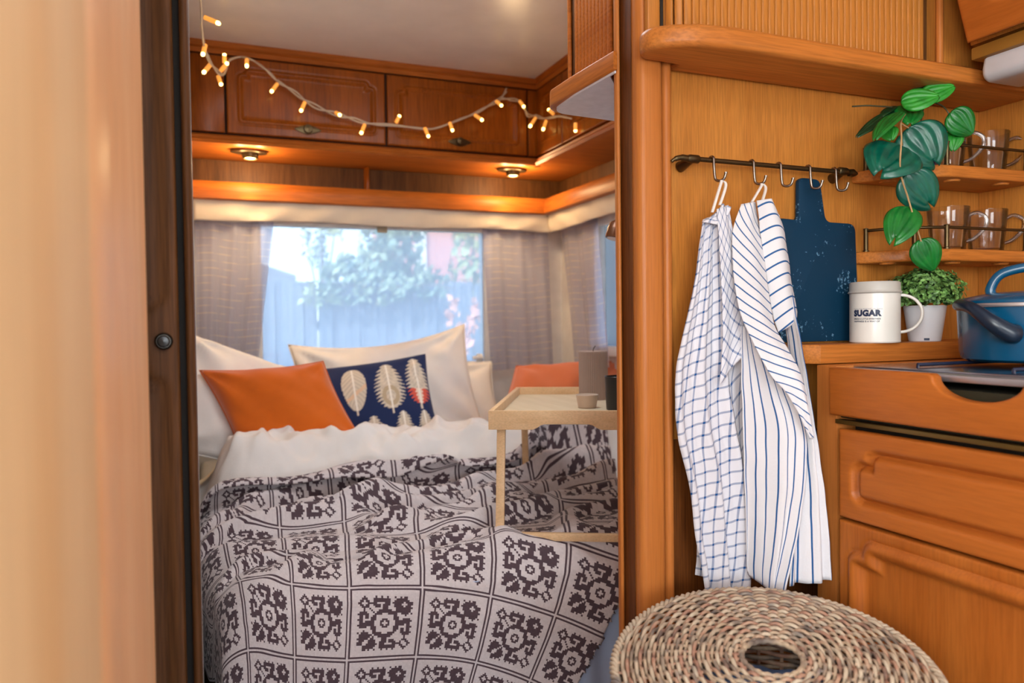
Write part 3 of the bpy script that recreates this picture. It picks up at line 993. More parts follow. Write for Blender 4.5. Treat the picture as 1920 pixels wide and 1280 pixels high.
def blanket_point(p, q):
    lean = min(1.25, 1.35 * max(p, 0) ** 2 + 1.6 * max(0.0, p - 0.68))
    d = q - 0.80 + 2.6 * max(0.0, p - 0.69)
    f = d if d > -0.30 else -0.30 - 0.25 * math.tanh((-0.30 - d) / 0.25)
    X = p - lean * f
    S = q + (0.25 * (p - 0.33) + 0.45 * max(0.0, p - 0.33) ** 2) * (0.35 + 0.65 * smooth01(0.15, 0.8, q))
    X += float(np.interp(p, [-0.1, 0.013, 0.13, 0.247, 0.364, 0.48], [0.055, 0.04, 0.0, -0.026, -0.010, 0.0])) * smooth01(0.3, 0.9, q)
    S += 0.012 * math.sin(7 * p + 1)
    if S < 0.9:
        y = float(np.interp(S, ps_, py_)); dz = float(np.interp(S, ps_, pz_))
    else:
        y = float(np.interp(S, ps_, py_)); dz = float(np.interp(S, ps_, pz_))
    y += 0.40 * smooth01(0.72, 1.25, X) * max(0.0, 1 - max(S, 0) / 0.6)
    if S < 0:
        y -= S
    k = smooth01(0.62, 0.74, S)
    z = 0.545 + dz
    flat = 1 - k
    w = 0.006 * n3(X, y, 0.5, 5) + 0.008 * n3(X * 1.2 - y * 0.9, y * 2.2 + X, 1.5, 5)
    for (a, b, wd_, am) in RIDGES:
        ax, ay = a; bx, by = b
        L2 = (bx - ax) ** 2 + (by - ay) ** 2
        t = ((X - ax) * (bx - ax) + (y - ay) * (by - ay)) / L2
        tc2 = min(1, max(0, t))
        cx = ax + tc2 * (bx - ax); cy = ay + tc2 * (by - ay)
        wob = 0.02 * n3(X, y, 9.1, 6)
        side = ((X - ax) * (by - ay) - (y - ay) * (bx - ax)) / math.sqrt(L2) + wob
        dd = math.hypot((X - cx) * 0.5, side)
        w += 1.7 * am * math.exp(-(abs(dd) / (wd_ * (0.6 if side > 0 else 0.95))) ** 2)
    qa = abs(n3(X * 1.1 + 0.5 * y, (y - 0.36 * X) * 3.2, 3.7, 2.6))
    w += 0.024 * (math.exp(-(qa / 0.15) ** 2) - 0.22) * smooth01(0.18, 0.30, q + 0.1)
    z += w * flat
    # rolled head hem
    y += 0.03 * n3(X, 0, 2.0, 5) * max(0, 1 - max(S, 0) / 0.35)
    if q < 0.10:
        fi = (0.10 - q) / 0.10 * PI * 1.1
        Rr = 0.033 * (1 + 0.45 * n3(X, 0, 5.0, 5))
        y += Rr * math.sin(fi) - (0.10 - q) * 0.8
        z += Rr * (1 - math.cos(fi))
    # soft vertical folds on the hanging foot end
    y -= k * (0.010 * math.sin(9 * X + 0.8) + 0.008 * n3(X, z, 0, 6))
    if y > 1.5 and X > 0:
        z = max(z, duvet_h(min(X, 1.44), min(y, 2.6)) + 0.010)
    rs0 = 0.04 + 0.045 * smooth01(0.35, 0.75, S)
    if X < rs0:      # rolls off the left side of the bed
        e = rs0 - X
        a = min(e / 0.07, PI / 2)
        X = rs0 - 0.066 * math.sin(a)
        z -= 0.07 * (1 - math.cos(a)) + max(0.0, e - 0.07 * PI / 2)
    return (X, y, z)


P0 = 0.13 - 3 * TS; P1 = 0.785; Q0 = -0.02; Q1 = 1.22
ncx = int(round((P1 - P0) / CELL)); ncy = int(round((Q1 - Q0) / CELL))
q_phase = 0.735 - 10 * TS
VS = []
for j in range(ncy + 1):
    for i in range(ncx + 1):
        VS.append(blanket_point(P0 + i * CELL, Q0 + j * CELL))
idx = np.arange((ncx + 1) * (ncy + 1)).reshape(ncy + 1, ncx + 1)
F = np.stack([idx[:-1, :-1], idx[1:, :-1], idx[1:, 1:], idx[:-1, 1:]], axis=-1).reshape(-1, 4)
me = bpy.data.meshes.new('patterned_blanket')
me.from_pydata(VS, [], F.tolist())
jj, ii = np.meshgrid(np.arange(ncy), np.arange(ncx), indexing='ij')
ti = ii % T
tj = np.floor((Q0 + jj * CELL - q_phase) / CELL + 0.5).astype(int) % T
dark = tile[tj, ti]
LT = np.array(s2l((206, 196, 196))); DK = np.array(s2l((82, 66, 72)))
cols = np.where(dark[..., None], DK, LT) * (1 + 0.10 * (rng.random((ncy, ncx, 1)) - 0.5))
cols[..., 3] = 1
ca = me.color_attributes.new('print', 'FLOAT_COLOR', 'CORNER')
ca.data.foreach_set('color', np.repeat(cols.reshape(-1, 4), 4, axis=0).ravel())
me.materials.append(attr_mat('knitted_fleece', 0.95, bump=0.35, bump_scale=300, sheen=0.15))
me.shade_smooth()
bl = obj('patterned_blanket', me)
tag(bl, 'dark and pale patterned fleece blanket spread over the foot of the bed', 'blanket')
sm = bl.modifiers.new('thick', 'SOLIDIFY'); sm.thickness = 0.006; sm.offset = 1.0


# --- pillows and cushions
def pillow_pts(nu, W, Hh, Tk, pinch, seed, wr, sag=0.0):
    def side(sgn):
        def fn(u, w):
            a = 2 * u - 1; b = 2 * w - 1
            x = W / 2 * a * (1 - pinch * (1 - b * b) * abs(a) ** 3 + 0.015)
            y = Hh / 2 * b * (1 - pinch * (1 - a * a) * abs(b) ** 3 + 0.015)
            e = max(0.0, (1 - a ** 4)) ** 0.5 * max(0.0, (1 - b ** 4)) ** 0.5
            t = Tk / 2 * (max(0.0, (1 - abs(a) ** 2.4)) ** 0.55) * (max(0.0, (1 - abs(b) ** 2.4)) ** 0.55)
            cr = wr * e * (n3(x * 9 + seed, y * 9 * 0.6, seed, 1.0) + 0.6 * n3((x + y) * 14, (y - x) * 7 + seed, seed * 2, 1.0))
            # creases radiating from the corners
            for (qa, qb) in ((-1, -1), (1, -1), (1, 1), (-1, 1)):
                ra = math.hypot(a - qa, b - qb)
                th = math.atan2(b - qb, a - qa)
                cr += wr * 0.7 * math.exp(-(ra / 0.7) ** 2) * math.sin(9 * th + seed) * min(1, ra * 3)
            return (x, y - sag * (1 - a * a) * (b > 0) * b, sgn * (t + cr * min(1, e * 2)))
        return fn
    return side


def basis(c, xd, yd, soft=False):
    x = Vector(xd).normalized(); y = Vector(yd)
    y = y.normalized() if soft else (y - x * y.dot(x)).normalized()
    z = x.cross(y).normalized()
    return Matrix(((x.x, y.x, z.x, c[0]), (x.y, y.y, z.y, c[1]), (x.z, y.z, z.z, c[2]), (0, 0, 0, 1)))


def pillow(name, label, cat, mat, c, xd, yd, W, Hh, Tk, pinch=0.08, seed=1.0, wr=0.006, n=44, sag=0.0, printer=None, group=None, piping=None, soft=False):
    t = thing(name, label, cat, c, group)
    M = basis(c, xd, yd, soft)
    side = pillow_pts(n, W, Hh, Tk, pinch, seed, wr, sag)
    m = MB().grid(side(1), n, n)
    m.grid(side(-1), n, n)
    m.xform(M)
    me = m.mesh('cushion_cover' if cat == 'cushion' else 'pillow_case', mat, smooth=180, weld=True)
    if printer:
        inv = M.inverted()
        ca = me.color_attributes.new('print', 'FLOAT_COLOR', 'CORNER')
        out = []
        for pl in me.polygons:
            for vi in pl.vertices:
                q = inv @ me.vertices[vi].co
                out.extend(printer(q.x / W + 0.5, q.y / Hh + 0.5, q.z))
        ca.data.foreach_set('color', out)
    o = obj(me.name, me, t)
    # seam along the rim
    rim = []
    for (u0, w0, u1, w1) in ((0, 0, 1, 0), (1, 0, 1, 1), (1, 1, 0, 1), (0, 1, 0, 0)):
        for k in range(20):
            f = k / 20
            rim.append(M @ Vector(side(1)(u0 + (u1 - u0) * f, w0 + (w1 - w0) * f)))
    MB().tube(rim, 0.0022, 6, closed=True).build('seam', piping or mat, t, smooth=180)
    return t


M_ORANGE = plain('burnt_orange_velvet', (212, 100, 12), 0.75, var=0.05, bump=0.1, bump_scale=300, sheen=0.35, spec=0.2)
M_RUST = plain('rust_velvet', (206, 110, 66), 0.8, var=0.04, bump=0.1, bump_scale=300, sheen=0.3, spec=0.2)


def feather_print(u, w, z):
    navy = s2l((30, 44, 84)); cream = s2l((222, 208, 186))
    if z < -0.002:
        return navy
    fe = [(0.12, 0.66, 0.100, 0.23, 0), (0.39, 0.65, 0.092, 0.23, 1), (0.66, 0.65, 0.095, 0.25, 2), (0.89, 0.69, 0.078, 0.26, 3),
          (0.22, 0.19, 0.055, 0.15, 2), (0.50, 0.19, 0.055, 0.16, 0), (0.73, 0.20, 0.055, 0.16, 2), (0.90, 0.21, 0.05, 0.15, 0)]
    for cx, cy, a, b, kind in fe:
        dx = u - cx; dy = (w - cy) / b
        if abs(dy) > 1.0:
            if abs(dx) < 0.008 and -1.2 < dy < 0:
                return cream
            continue
        wd_ = a * max(0.0, 1 - dy * dy) ** 0.45 * (1 - 0.22 * dy * (1 if kind != 1 else -1))
        if kind in (0, 2, 3):
            wd_ *= 1 + 0.26 * math.sin(40 * dy + 8 * abs(dx) / a)
        if abs(dx) < wd_:
            r = abs(dx) / max(wd_, 1e-4)
            if abs(dx) < 0.006:
                return s2l((246, 238, 224))
            if kind == 3 and dy < -0.35:
                return s2l((214, 92, 74)) if r > 0.35 else s2l((240, 214, 190))
            if kind == 0 and dy < -0.25:
                return s2l((150, 98, 60)) if 0.3 < r < 0.8 else s2l((74, 56, 46)) if r < 0.3 else s2l((226, 176, 126))
            if kind == 2 and abs(math.hypot(dx / a, (dy + 0.45) * 1.6) - 0.55) < 0.16:
                return s2l((186, 166, 136))
            if kind == 1 and -0.35 < dy - dx * 4 < -0.15:
                return s2l((226, 192, 158))
            sh = 0.88 + 0.12 * math.sin(30 * dy + 14 * r)
            return tuple(v * sh for v in cream[:3]) + (1,)
    return navy


# left white pillow against the washroom wall
pillow('pillow', 'white pillow at the far left, propped behind the orange cushion', 'pillow', M_LINEN, (0.12, 2.56, 0.735), (1, 0.18, -0.38), (0.22, 0.55, 0.80), 0.46, 0.40, 0.13, 0.06, 3.1, 0.018)
# flat white pillow along the window sill
pillow('pillow', 'flat white pillow lying at the back along the window sill', 'pillow', M_LINEN, (0.64, 2.88, 0.69), (1, 0.0, 0.0), (0, 0.5, 0.85), 0.92, 0.34, 0.16, 0.05, 5.3, 0.018)
# large white pillow
pillow('pillow', 'large white pillow standing with one tall corner against the window', 'pillow', M_LINEN, (0.625, 2.775, 0.765), (1, -0.06, 0.10), (0.03, 0.34, 0.94), 0.66, 0.42, 0.15, 0.07, 1.7, 0.018, sag=0.035)
# navy cushion with feathers
pillow('cushion', 'navy blue cushion printed with cream feathers', 'cushion', attr_mat('feather_print_velvet', 0.8, bump=0.1, bump_scale=300, sheen=0.1), (0.514, 2.56, 0.716), (1, -0.12, 0.11), (0.05, 0.45, 0.89), 0.43, 0.34, 0.13, 0.06, 2.4, 0.004, n=150, printer=feather_print, piping=plain('navy_seam', (30, 44, 84), 0.8))
# orange cushion
pillow('cushion', 'burnt orange velvet cushion leaning on the navy one', 'cushion', M_ORANGE, (0.223, 2.42, 0.734), (1, -0.10, 0.05), (-0.34, 0.45, 0.80), 0.365, 0.34, 0.14, 0.08, 6.2, 0.011, soft=True)
# rust cushion behind the tray
pillow('cushion', 'rust coloured cushion lying behind the tray table', 'cushion', M_RUST, (1.202, 2.52, 0.701), (1, -0.10, 0.02), (0.52, 0.55, 0.66), 0.44, 0.42, 0.15, 0.06, 4.4, 0.011, soft=True)

# --- bed tray
TX = Vector((0.549, 1.498, 0.0)); d1 = Vector((0.882, -0.472, 0)); d2 = Vector((0.455, 0.8905, 0)); d2 = (d2 - d1 * d2.dot(d1)).normalized()
LT1, LT2 = 0.335, 0.585
tray = thing('bed_tray', 'light bamboo bed tray with folding legs standing on the blanket', 'tray', TX + d1 * LT1 / 2 + d2 * LT2 / 2 + Vector((0, 0, 0.55)))
TM = Matrix(((d1.x, d2.x, 0, TX.x), (d1.y, d2.y, 0, TX.y), (0, 0, 1, 0), (0, 0, 0, 1)))
ZT = 0.815
MB().box(0.010, LT1 - 0.010, 0.010, LT2 - 0.010, ZT - 0.030, ZT - 0.020).xform(TM).build('tray_top', W_BAMBOO_TOP, tray, smooth=0)
# front and back rims have a scooped hand hold in the lower edge
hx = 0.165
scoop = [(0, ZT - 0.040), (hx - 0.072, ZT - 0.040), (hx - 0.062, ZT - 0.036), (hx - 0.055, ZT - 0.031), (hx - 0.045, ZT - 0.028), (hx + 0.045, ZT - 0.028), (hx + 0.055, ZT - 0.031), (hx + 0.062, ZT - 0.036), (hx + 0.072, ZT - 0.040), (LT1, ZT - 0.040), (LT1, ZT), (0, ZT)]
MB().prism(scoop, 'y', 0.0, 0.011, 0.001).xform(TM).build('rim_board', W_BAMBOO, tray)
MB().prism(scoop, 'y', LT2 - 0.011, LT2, 0.001).xform(TM).build('rim_board', W_BAMBOO, tray)
MB().box(0, 0.011, 0.011, LT2 - 0.011, ZT - 0.040, ZT, 0.001).xform(TM).build('rim_board', W_BAMBOO, tray)
MB().box(LT1 - 0.011, LT1, 0.011, LT2 - 0.011, ZT - 0.040, ZT, 0.001).xform(TM).build('rim_board', W_BAMBOO, tray)


def bar(name, a, b, w, dpt, parent):
    """flat bar from a to b in tray space"""
    a = Vector(a); b = Vector(b); t = (b - a)
    L = t.length; t.normalize()
    sx_ = Vector((1, 0, 0)) if abs(t.x) < 0.8 else Vector((0, 0, 1))
    sx_ = (sx_ - t * sx_.dot(t)).normalized(); sy_ = t.cross(sx_)
    m = MB().box(-w / 2, w / 2, -dpt / 2, dpt / 2, 0, L, 0.0012)
    m.xform(TM @ Matrix(((sx_.x, sy_.x, t.x, a.x), (sx_.y, sy_.y, t.y, a.y), (sx_.z, sy_.z, t.z, a.z), (0, 0, 0, 1))))
    return m.build(name, W_BAMBOO, parent)


bar('leg', (0.024, 0.030, ZT - 0.034), (0.024, -0.02, 0.548), 0.018, 0.012, tray)
bar('leg', (LT1 - 0.024, 0.030, ZT - 0.034), (LT1 - 0.024, -0.02, 0.548), 0.018, 0.012, tray)
bar('leg', (0.024, LT2 - 0.030, ZT - 0.034), (0.024, LT2 + 0.01, 0.575), 0.018, 0.012, tray)
bar('leg', (LT1 - 0.024, LT2 - 0.030, ZT - 0.034), (LT1 - 0.024, LT2 + 0.01, 0.575), 0.018, 0.012, tray)
bar('foot_bar', (0.033, -0.02, 0.556), (LT1 - 0.033, -0.02, 0.556), 0.016, 0.012, tray)

# things on the tray
ZS = ZT - 0.020
cx, cy, _ = (0.95, 1.779, 0.795)
cd = thing('candle', 'tall ribbed taupe pillar candle on the bed tray', 'candle', (cx, cy, ZS))
prof = []
nr = 144
m = MB()
vs = []
RC = 0.0375; HC = 0.128
for (rr, z) in ((1, 0), (1, HC - 0.002), (0.97, HC), (0.5, HC - 0.001), (0.0, HC - 0.001)):
    for i in range(nr):
        r_ = RC * rr * (1 + (0.022 * (1 if (i % 3) else -1) if rr == 1 else 0))
        vs.append((cx + r_ * math.cos(2 * PI * i / nr), cy + r_ * math.sin(2 * PI * i / nr), ZS + z))
m.add(vs, [(j * nr + i, j * nr + (i + 1) % nr, (j + 1) * nr + (i + 1) % nr, (j + 1) * nr + i) for j in range(4) for i in range(nr)])
m.build('candle_wax', plain('taupe_wax', (158, 136, 124), 0.55, var=0.03), cd, smooth=25)
MB().tube([(cx, cy, ZS + HC - 0.002), (cx + 0.001, cy, ZS + HC + 0.006), (cx + 0.007, cy, ZS + HC + 0.013)], 0.0012, 6).build('wick', plain('charred_wick', (40, 30, 24), 0.9), cd)
cx, cy, _ = (0.842, 1.609, 0.795)
bw = thing('bowl', 'small beige ceramic bowl at the front of the bed tray', 'bowl', (cx, cy, ZS))
MB().lathe([(0, 0.0005), (0.020, 0.0), (0.0215, 0.001), (0.0265, 0.031), (0.0255, 0.032), (0.0245, 0.031), (0.020, 0.004), (0, 0.003)], 40, (cx, cy, ZS)).build('bowl_body', plain('beige_stoneware', (200, 178, 158), 0.5), bw, smooth=40)
cx, cy, _ = (0.889, 1.534, 0.795)
bk = thing('mug', 'black cup on the bed tray, cut off by the doorway post', 'mug', (cx, cy, ZS))
MB().lathe([(0, 0.0005), (0.030, 0.0), (0.032, 0.002), (0.036, 0.078), (0.035, 0.079), (0.034, 0.078), (0.030, 0.005), (0, 0.004)], 40, (cx, cy, ZS)).build('mug_body', plain('matt_black_glaze', (28, 28, 30), 0.35), bk, smooth=40)
hp = spline([(cx + 0.034, cy - 0.004, ZS + 0.062), (cx + 0.056, cy - 0.008, ZS + 0.058), (cx + 0.060, cy - 0.008, ZS + 0.035), (cx + 0.034, cy - 0.004, ZS + 0.018)], 6)
MB().tube(hp, 0.005, 8).build('mug_handle', plain('matt_black_handle', (28, 28, 30), 0.35), bk, smooth=60)


# ------------------------------------------------------------------ kitchen corner
# counter ledge in the corner
lg = thing('counter_ledge', 'raised wooden counter ledge with a chamfered corner along the partition', 'counter', (1.18, 1.0, 0.926))
MB().prism([(0.925, 1.078), (0.925, 1.040), (0.9635, 0.991), (1.465, 0.991), (1.465, 1.078)], 'z', 0.9236, 0.9562, 0.002).build('ledge_top', W_SHELF, lg)

# base unit
bu = thing('kitchen_unit', 'wooden kitchen base unit with drawer fronts and a routed door', 'cabinet', (1.18, 0.6, 0))
MB().prism([(0.985, 0.0), (0.985, 0.894), (1.465, 0.894), (1.465, 0.0)], 'y', 0.06, 0.938).build('carcass', M_DARKGAP, bu, smooth=0)
MB().box(0.953, 1.465, 0.9465, 0.990, 0.0, 0.923, 0.002).build('end_post', W_POST, bu)
MB().box(0.962, 1.465, 0.060, 0.946, 0.8385, 0.899).build('hob_well', plain('dark_green_gap', (40, 38, 22), 0.6), bu, smooth=0)
# fold-down hob front with the scooped hand hold
yc_, rs = 0.695, 0.0637
top = 0.9215
outl = [(0.9476, top), (0.9476, 0.844), (0.06, 0.844), (0.06, top), (yc_ - rs - 0.006, top)]
outl += [(yc_ - rs * math.cos(a), top - 0.004 - 0.030 * math.sin(a)) for a in [PI * i / 16 for i in range(17)]]
outl += [(yc_ + rs + 0.006, top)]
MB().prism([(a, b) for a, b in outl], 'x', 0.937, 0.958, 0.004, 3).build('hob_front', W_FRONT, bu, smooth=50)
MB().box(0.948, 0.962, 0.06, 0.945, 0.8300, 0.8370, 0.001).build('brass_strip', M_BRASSDULL, bu)
routed((0.938, 0.9285, 0.6825), (0, -1, 0), (0, 0, 1), (-1, 0, 0), 0.82, 0.141, 0.018, 0.024, 0.020, 'raised', step=0.0028).build('drawer_front', W_FRONT, bu, smooth=60)
routed((0.938, 0.9285, 0.03), (0, -1, 0), (0, 0, 1), (-1, 0, 0), 0.55, 0.6475, 0.018, 0.016, 0.022, 'panel', step=0.003).build('unit_door', W_FRONTV, bu, smooth=60)

# steel hob
hb = thing('hob', 'brushed steel hob plate under the blue pot', 'hob', (1.2, 0.55, 0.909))
MB().box(0.966, 1.464, 0.06, 0.987, 0.909, 0.9195, 0.003).build('hob_plate', M_STEEL, hb)
MB().box(0.990, 1.440, 0.09, 0.965, 0.9197, 0.9225, 0.001).build('hob_tray', plain('satin_steel', (170, 170, 178), 0.22, 1.0), hb)
for yy in (0.70, 0.85):
    MB().tube([(1.02, yy, 0.922), (1.02, yy, 0.9275), (1.40, yy, 0.9275), (1.40, yy, 0.922)], 0.0028, 8).build('pan_support', plain('blue_black_enamel', (30, 36, 60), 0.25), hb, smooth=50)

# blue pot
PX_, PY_, PZ_ = 1.201, 0.787, 0.9307
po = thing('cooking_pot', 'blue enamel lidded cooking pot on the hob, cut by the right edge', 'pot', (PX_, PY_, PZ_))
M_POT = plain('blue_enamel', (8, 80, 118), 0.25, coat=0.3, var=0.06, scale=12)
KP = 1.06
MB().lathe([(0 * KP, 0 * KP), (0.090 * KP, 0 * KP), (0.097 * KP, 0.004 * KP), (0.100 * KP, 0.014 * KP), (0.103 * KP, 0.079 * KP), (0.106 * KP, 0.081 * KP), (0.106 * KP, 0.084 * KP), (0.100 * KP, 0.084 * KP), (0.097 * KP, 0.012 * KP), (0 * KP, 0.006 * KP)], 56, (PX_, PY_, PZ_)).build('pot_body', M_POT, po, smooth=40)
MB().lathe([(0.1065 * KP, 0.0795 * KP), (0.1078 * KP, 0.082 * KP), (0.1065 * KP, 0.0848 * KP)], 56, (PX_, PY_, PZ_)).build('pot_rim', M_STEEL, po, smooth=60)
MB().lathe([(0.104 * KP, 0.0852 * KP), (0.104 * KP, 0.089 * KP), (0.095 * KP, 0.094 * KP), (0.06 * KP, 0.101 * KP), (0.0 * KP, 0.104 * KP)], 56, (PX_, PY_, PZ_)).build('pot_lid', M_POT, po, smooth=60)
hd = Vector((-0.547, 0.837, 0)); hc = Vector((PX_, PY_, PZ_))
hpts = spline([hc + hd * 0.058 + Vector((0, 0, 0.100)), hc + hd * 0.062 + Vector((0, 0, 0.114)), hc + hd * 0.046 + Vector((0, 0, 0.138)), hc + Vector((0, 0, 0.147)), hc + hd * -0.046 + Vector((0, 0, 0.138)), hc + hd * -0.062 + Vector((0, 0, 0.114)), hc + hd * -0.058 + Vector((0, 0, 0.100))], 6)
MB().tube(hpts, 0.0075, 12).build('lid_handle', M_POT, po, smooth=60)
M_PH = plain('blue_black_handle', (18, 34, 52), 0.3)
# side handle: a broad curved grip from the rim, sagging towards the camera
ha = math.radians(178)
dirv = Vector((math.cos(ha), math.sin(ha), 0)); tang = Vector((-math.sin(ha), math.cos(ha), 0))
c0 = Vector((PX_, PY_, PZ_ + 0.080)) + dirv * 0.1103
h2 = spline([c0 + tang * -0.052 + dirv * -0.006 + Vector((0, 0, 0.008)), c0 + tang * -0.030 + dirv * 0.016 + Vector((0, 0, 0.008)), c0 + tang * 0.0 + dirv * 0.028 + Vector((0, 0, 0.002)), c0 + tang * 0.026 + dirv * 0.024 + Vector((0, 0, -0.018)), c0 + tang * 0.040 + dirv * 0.006 + Vector((0, 0, -0.034)), c0 + tang * 0.042 + dirv * -0.004 + Vector((0, 0, -0.036))], 7)
nh = len(h2)
MB().tube(h2, [0.0085 + 0.006 * smooth01(0.3, 0.9, i / (nh - 1)) for i in range(nh)], 14).build('side_handle', M_PH, po, smooth=60)
hq = [Vector((2 * PX_ - p.x, 2 * PY_ - p.y, p.z)) for p in h2]
MB().tube(hq, [0.0085 + 0.006 * smooth01(0.3, 0.9, i / (nh - 1)) for i in range(nh)], 14).build('side_handle', M_PH, po, smooth=60)
rv = h2[-5] + dirv * 0.012
MB().lathe([(0, 0.001), (0.0025, 0.0005), (0.003, 0)], 12).xform(Matrix.Translation(rv) @ Vector((0, 0, 1)).rotation_difference(dirv).to_matrix().to_4x4()).build('rivet', M_BRASS, po)

# upper shelf and tambour cabinet over the hooks
us = thing('wall_shelf', 'long rounded wooden shelf over the hook rail and under the tambour', 'shelf', (1.0, 1.0, 1.414))
outs = [(0.716, 1.078), (0.716, 1.050), (0.650, 1.046)] + arc(0.668, 1.012, 0.036, 140, 215, 6) + [(0.664, 0.972), (0.700, 0.957), (0.760, 0.950), (0.9, 0.952), (1.468, 0.956), (1.468, 1.078)]
MB().prism(outs, 'z', 1.414, 1.4485, 0.010, 4).build('shelf_board', W_SHELF, us, smooth=50)

tb = thing('tambour_cabinet', 'wooden tambour roll-front cabinet standing on the long shelf', 'cabinet', (0.95, 1.02, 1.449))
MB().box(0.708, 1.236, 1.012, 1.0785, 1.4495, 1.95).build('cabinet_body', W_DARK, tb, smooth=0)
sl = MB().box(-0.0064, 0.0064, -0.0035, 0.0035, 1.450, 1.95, 0.0028, 3).mesh('tambour_slat', W_PANEL)
spts = []
x = 0.690
for i, (a, b, g) in enumerate([(0.6885, 1.040, 1.25), (0.690, 1.026, 1.05), (0.698, 1.013, 0.62), (0.711, 1.008, 0.2)]):
    spts.append((a, b, -g))
x = 0.7245
while x < 1.222:
    spts.append((x, 1.0065, 0.0)); x += 0.01355
for a, b, g in spts:
    s = obj('tambour_slat', sl, None)
    s.location = (a, b, 0); s.rotation_euler = (0, 0, g)
    s.parent = tb; s.matrix_parent_inverse = world_of(tb).inverted()
struct_l = MB().box(0.6795, 0.685, 1.036, 1.058, 1.449, 1.95).build('dark_reveal', M_DARKGAP, tb, smooth=0)
MB().box(0.655, 0.6785, 1.034, 1.0455, 1.449, 1.95, 0.003).build('side_strip', W_PANEL, tb)

oc = thing('corner_cupboard', 'plain wooden corner cupboard side at the right of the tambour', 'cabinet', (1.3, 1.0, 1.449))
MB().box(1.240, 1.466, 0.990, 1.0785, 1.4495, 1.95).build('side_panel', W_PANEL, oc, smooth=0)
MB().lathe([(0.0065, 1.4495), (0.0065, 1.95)], 20, (1.2405, 0.989, 0)).build('corner_bead', W_POST, oc, smooth=60)

oh = thing('overhead_cupboard', 'overhead kitchen cupboard with a leaning routed door at the top right', 'cabinet', (1.35, 0.5, 1.47))
M45 = Vector((-0.36, 0, 1)).normalized()
nrm = Vector((-1, 0, -0.36)).normalized()
routed((1.234, 0.932, 1.474), (0, -1, 0), tuple(M45), tuple(nrm), 0.62, 0.42, 0.018, 0.045, 0.035, 'raised', step=0.005).build('cupboard_door', W_FRONT, oh, smooth=60)
MB().prism([(1.272, 1.482), (1.466, 1.482), (1.466, 1.95), (1.10, 1.95), (1.094, 1.94)], 'y', 0.305, 0.952).build('cupboard_body', W_PANEL, oh, smooth=0)

ul = thing('strip_lamp', 'rounded white strip lamp under the overhead cupboard, top right', 'lamp', (1.31, 0.6, 1.41))
MB().box(1.262, 1.40, 0.32, 0.945, 1.452, 1.474, 0.003).build('lamp_batten', plain('olive_brown_batten', (150, 104, 40), 0.5), ul)
outp = [(1.272, 1.4515), (1.268, 1.434)] + arc(1.286, 1.428, 0.018, 180, 270, 6) + [(1.36, 1.410), (1.375, 1.416), (1.382, 1.4515)]
MB().prism(outp, 'y', 0.33, 0.932, 0.010, 3).build('lamp_cover', plain('milky_lamp_cover', (206, 206, 214), 0.3), ul, smooth=50)

# corner shelves
for z, lab in ((1.2735, 'upper small corner shelf holding mugs and the trailing plant'), (1.1235, 'lower small corner shelf with two glass mugs')):
    cs = thing('corner_shelf', lab, 'shelf', (1.3, 1.03, z - 0.022), 'corner shelves')
    ol = [(1.468, 1.078), (1.124, 1.078), (1.130, 1.064), (1.168, 1.003), (1.178, 0.996), (1.225, 0.972), (1.245, 0.967), (1.35, 0.962), (1.468, 0.960)]
    MB().prism(ol, 'z', z - 0.022, z, 0.004, 3).build('shelf_board', W_SHELF, cs, smooth=50)
    for (px_, py_) in ((1.165, 1.035), (1.275, 0.992), (1.40, 0.988)):
        MB().lathe([(0, -0.0035), (0.013, -0.0035), (0.0145, -0.001), (0.0145, 0)], 24, (px_, py_, z - 0.0221)).build('screw_cap', W_SHELF, cs)
    # gallery rail
    rz_ = z + 0.040
    p = [(1.150, 1.070), (1.157, 1.045), (1.196, 1.004), (1.248, 0.980), (1.452, 0.974)]
    MB().tube([(a, b, rz_) for a, b in p], 0.0028, 8).build('gallery_rail', M_BRASS, cs, smooth=50)
    for (a, b) in (p[0], p[2], p[3], p[4]):
        MB().lathe([(0.0058, 0), (0.0058, 0.003), (0.0042, 0.004), (0.0042, 0.040), (0.005, 0.044), (0.0, 0.0455)], 14, (a, b, z + 0.0002)).build('rail_post', M_BRASS, cs, smooth=40)

# glass mugs
gm = bpy.data.materials.new('clear_glass'); gm.use_nodes = True
nt = gm.node_tree
nt.nodes.remove(nt.nodes['Principled BSDF'])
tr = nt.nodes.new('ShaderNodeBsdfTransparent'); tr.inputs[0].default_value = (0.965, 0.965, 0.965, 1)
gl = nt.nodes.new('ShaderNodeBsdfGlossy'); gl.inputs['Roughness'].default_value = 0.02
lw = nt.nodes.new('ShaderNodeLayerWeight'); lw.inputs['Blend'].default_value = 0.22
rp = nt.nodes.new('ShaderNodeMath'); rp.operation = 'MULTIPLY_ADD'; rp.inputs[1].default_value = 0.8; rp.inputs[2].default_value = 0.03
nt.links.new(lw.outputs['Fresnel'], rp.inputs[0])
mx = nt.nodes.new('ShaderNodeMixShader')
nt.links.new(rp.outputs[0], mx.inputs[0]); nt.links.new(tr.outputs[0], mx.inputs[1]); nt.links.new(gl.outputs[0], mx.inputs[2])
nt.links.new(mx.outputs[0], nt.nodes['Material Output'].inputs[0])


gh = gm.copy(); gh.name = 'clear_glass_handle'
[n for n in gh.node_tree.nodes if n.type == 'LAYER_WEIGHT'][0].inputs['Blend'].default_value = 0.55


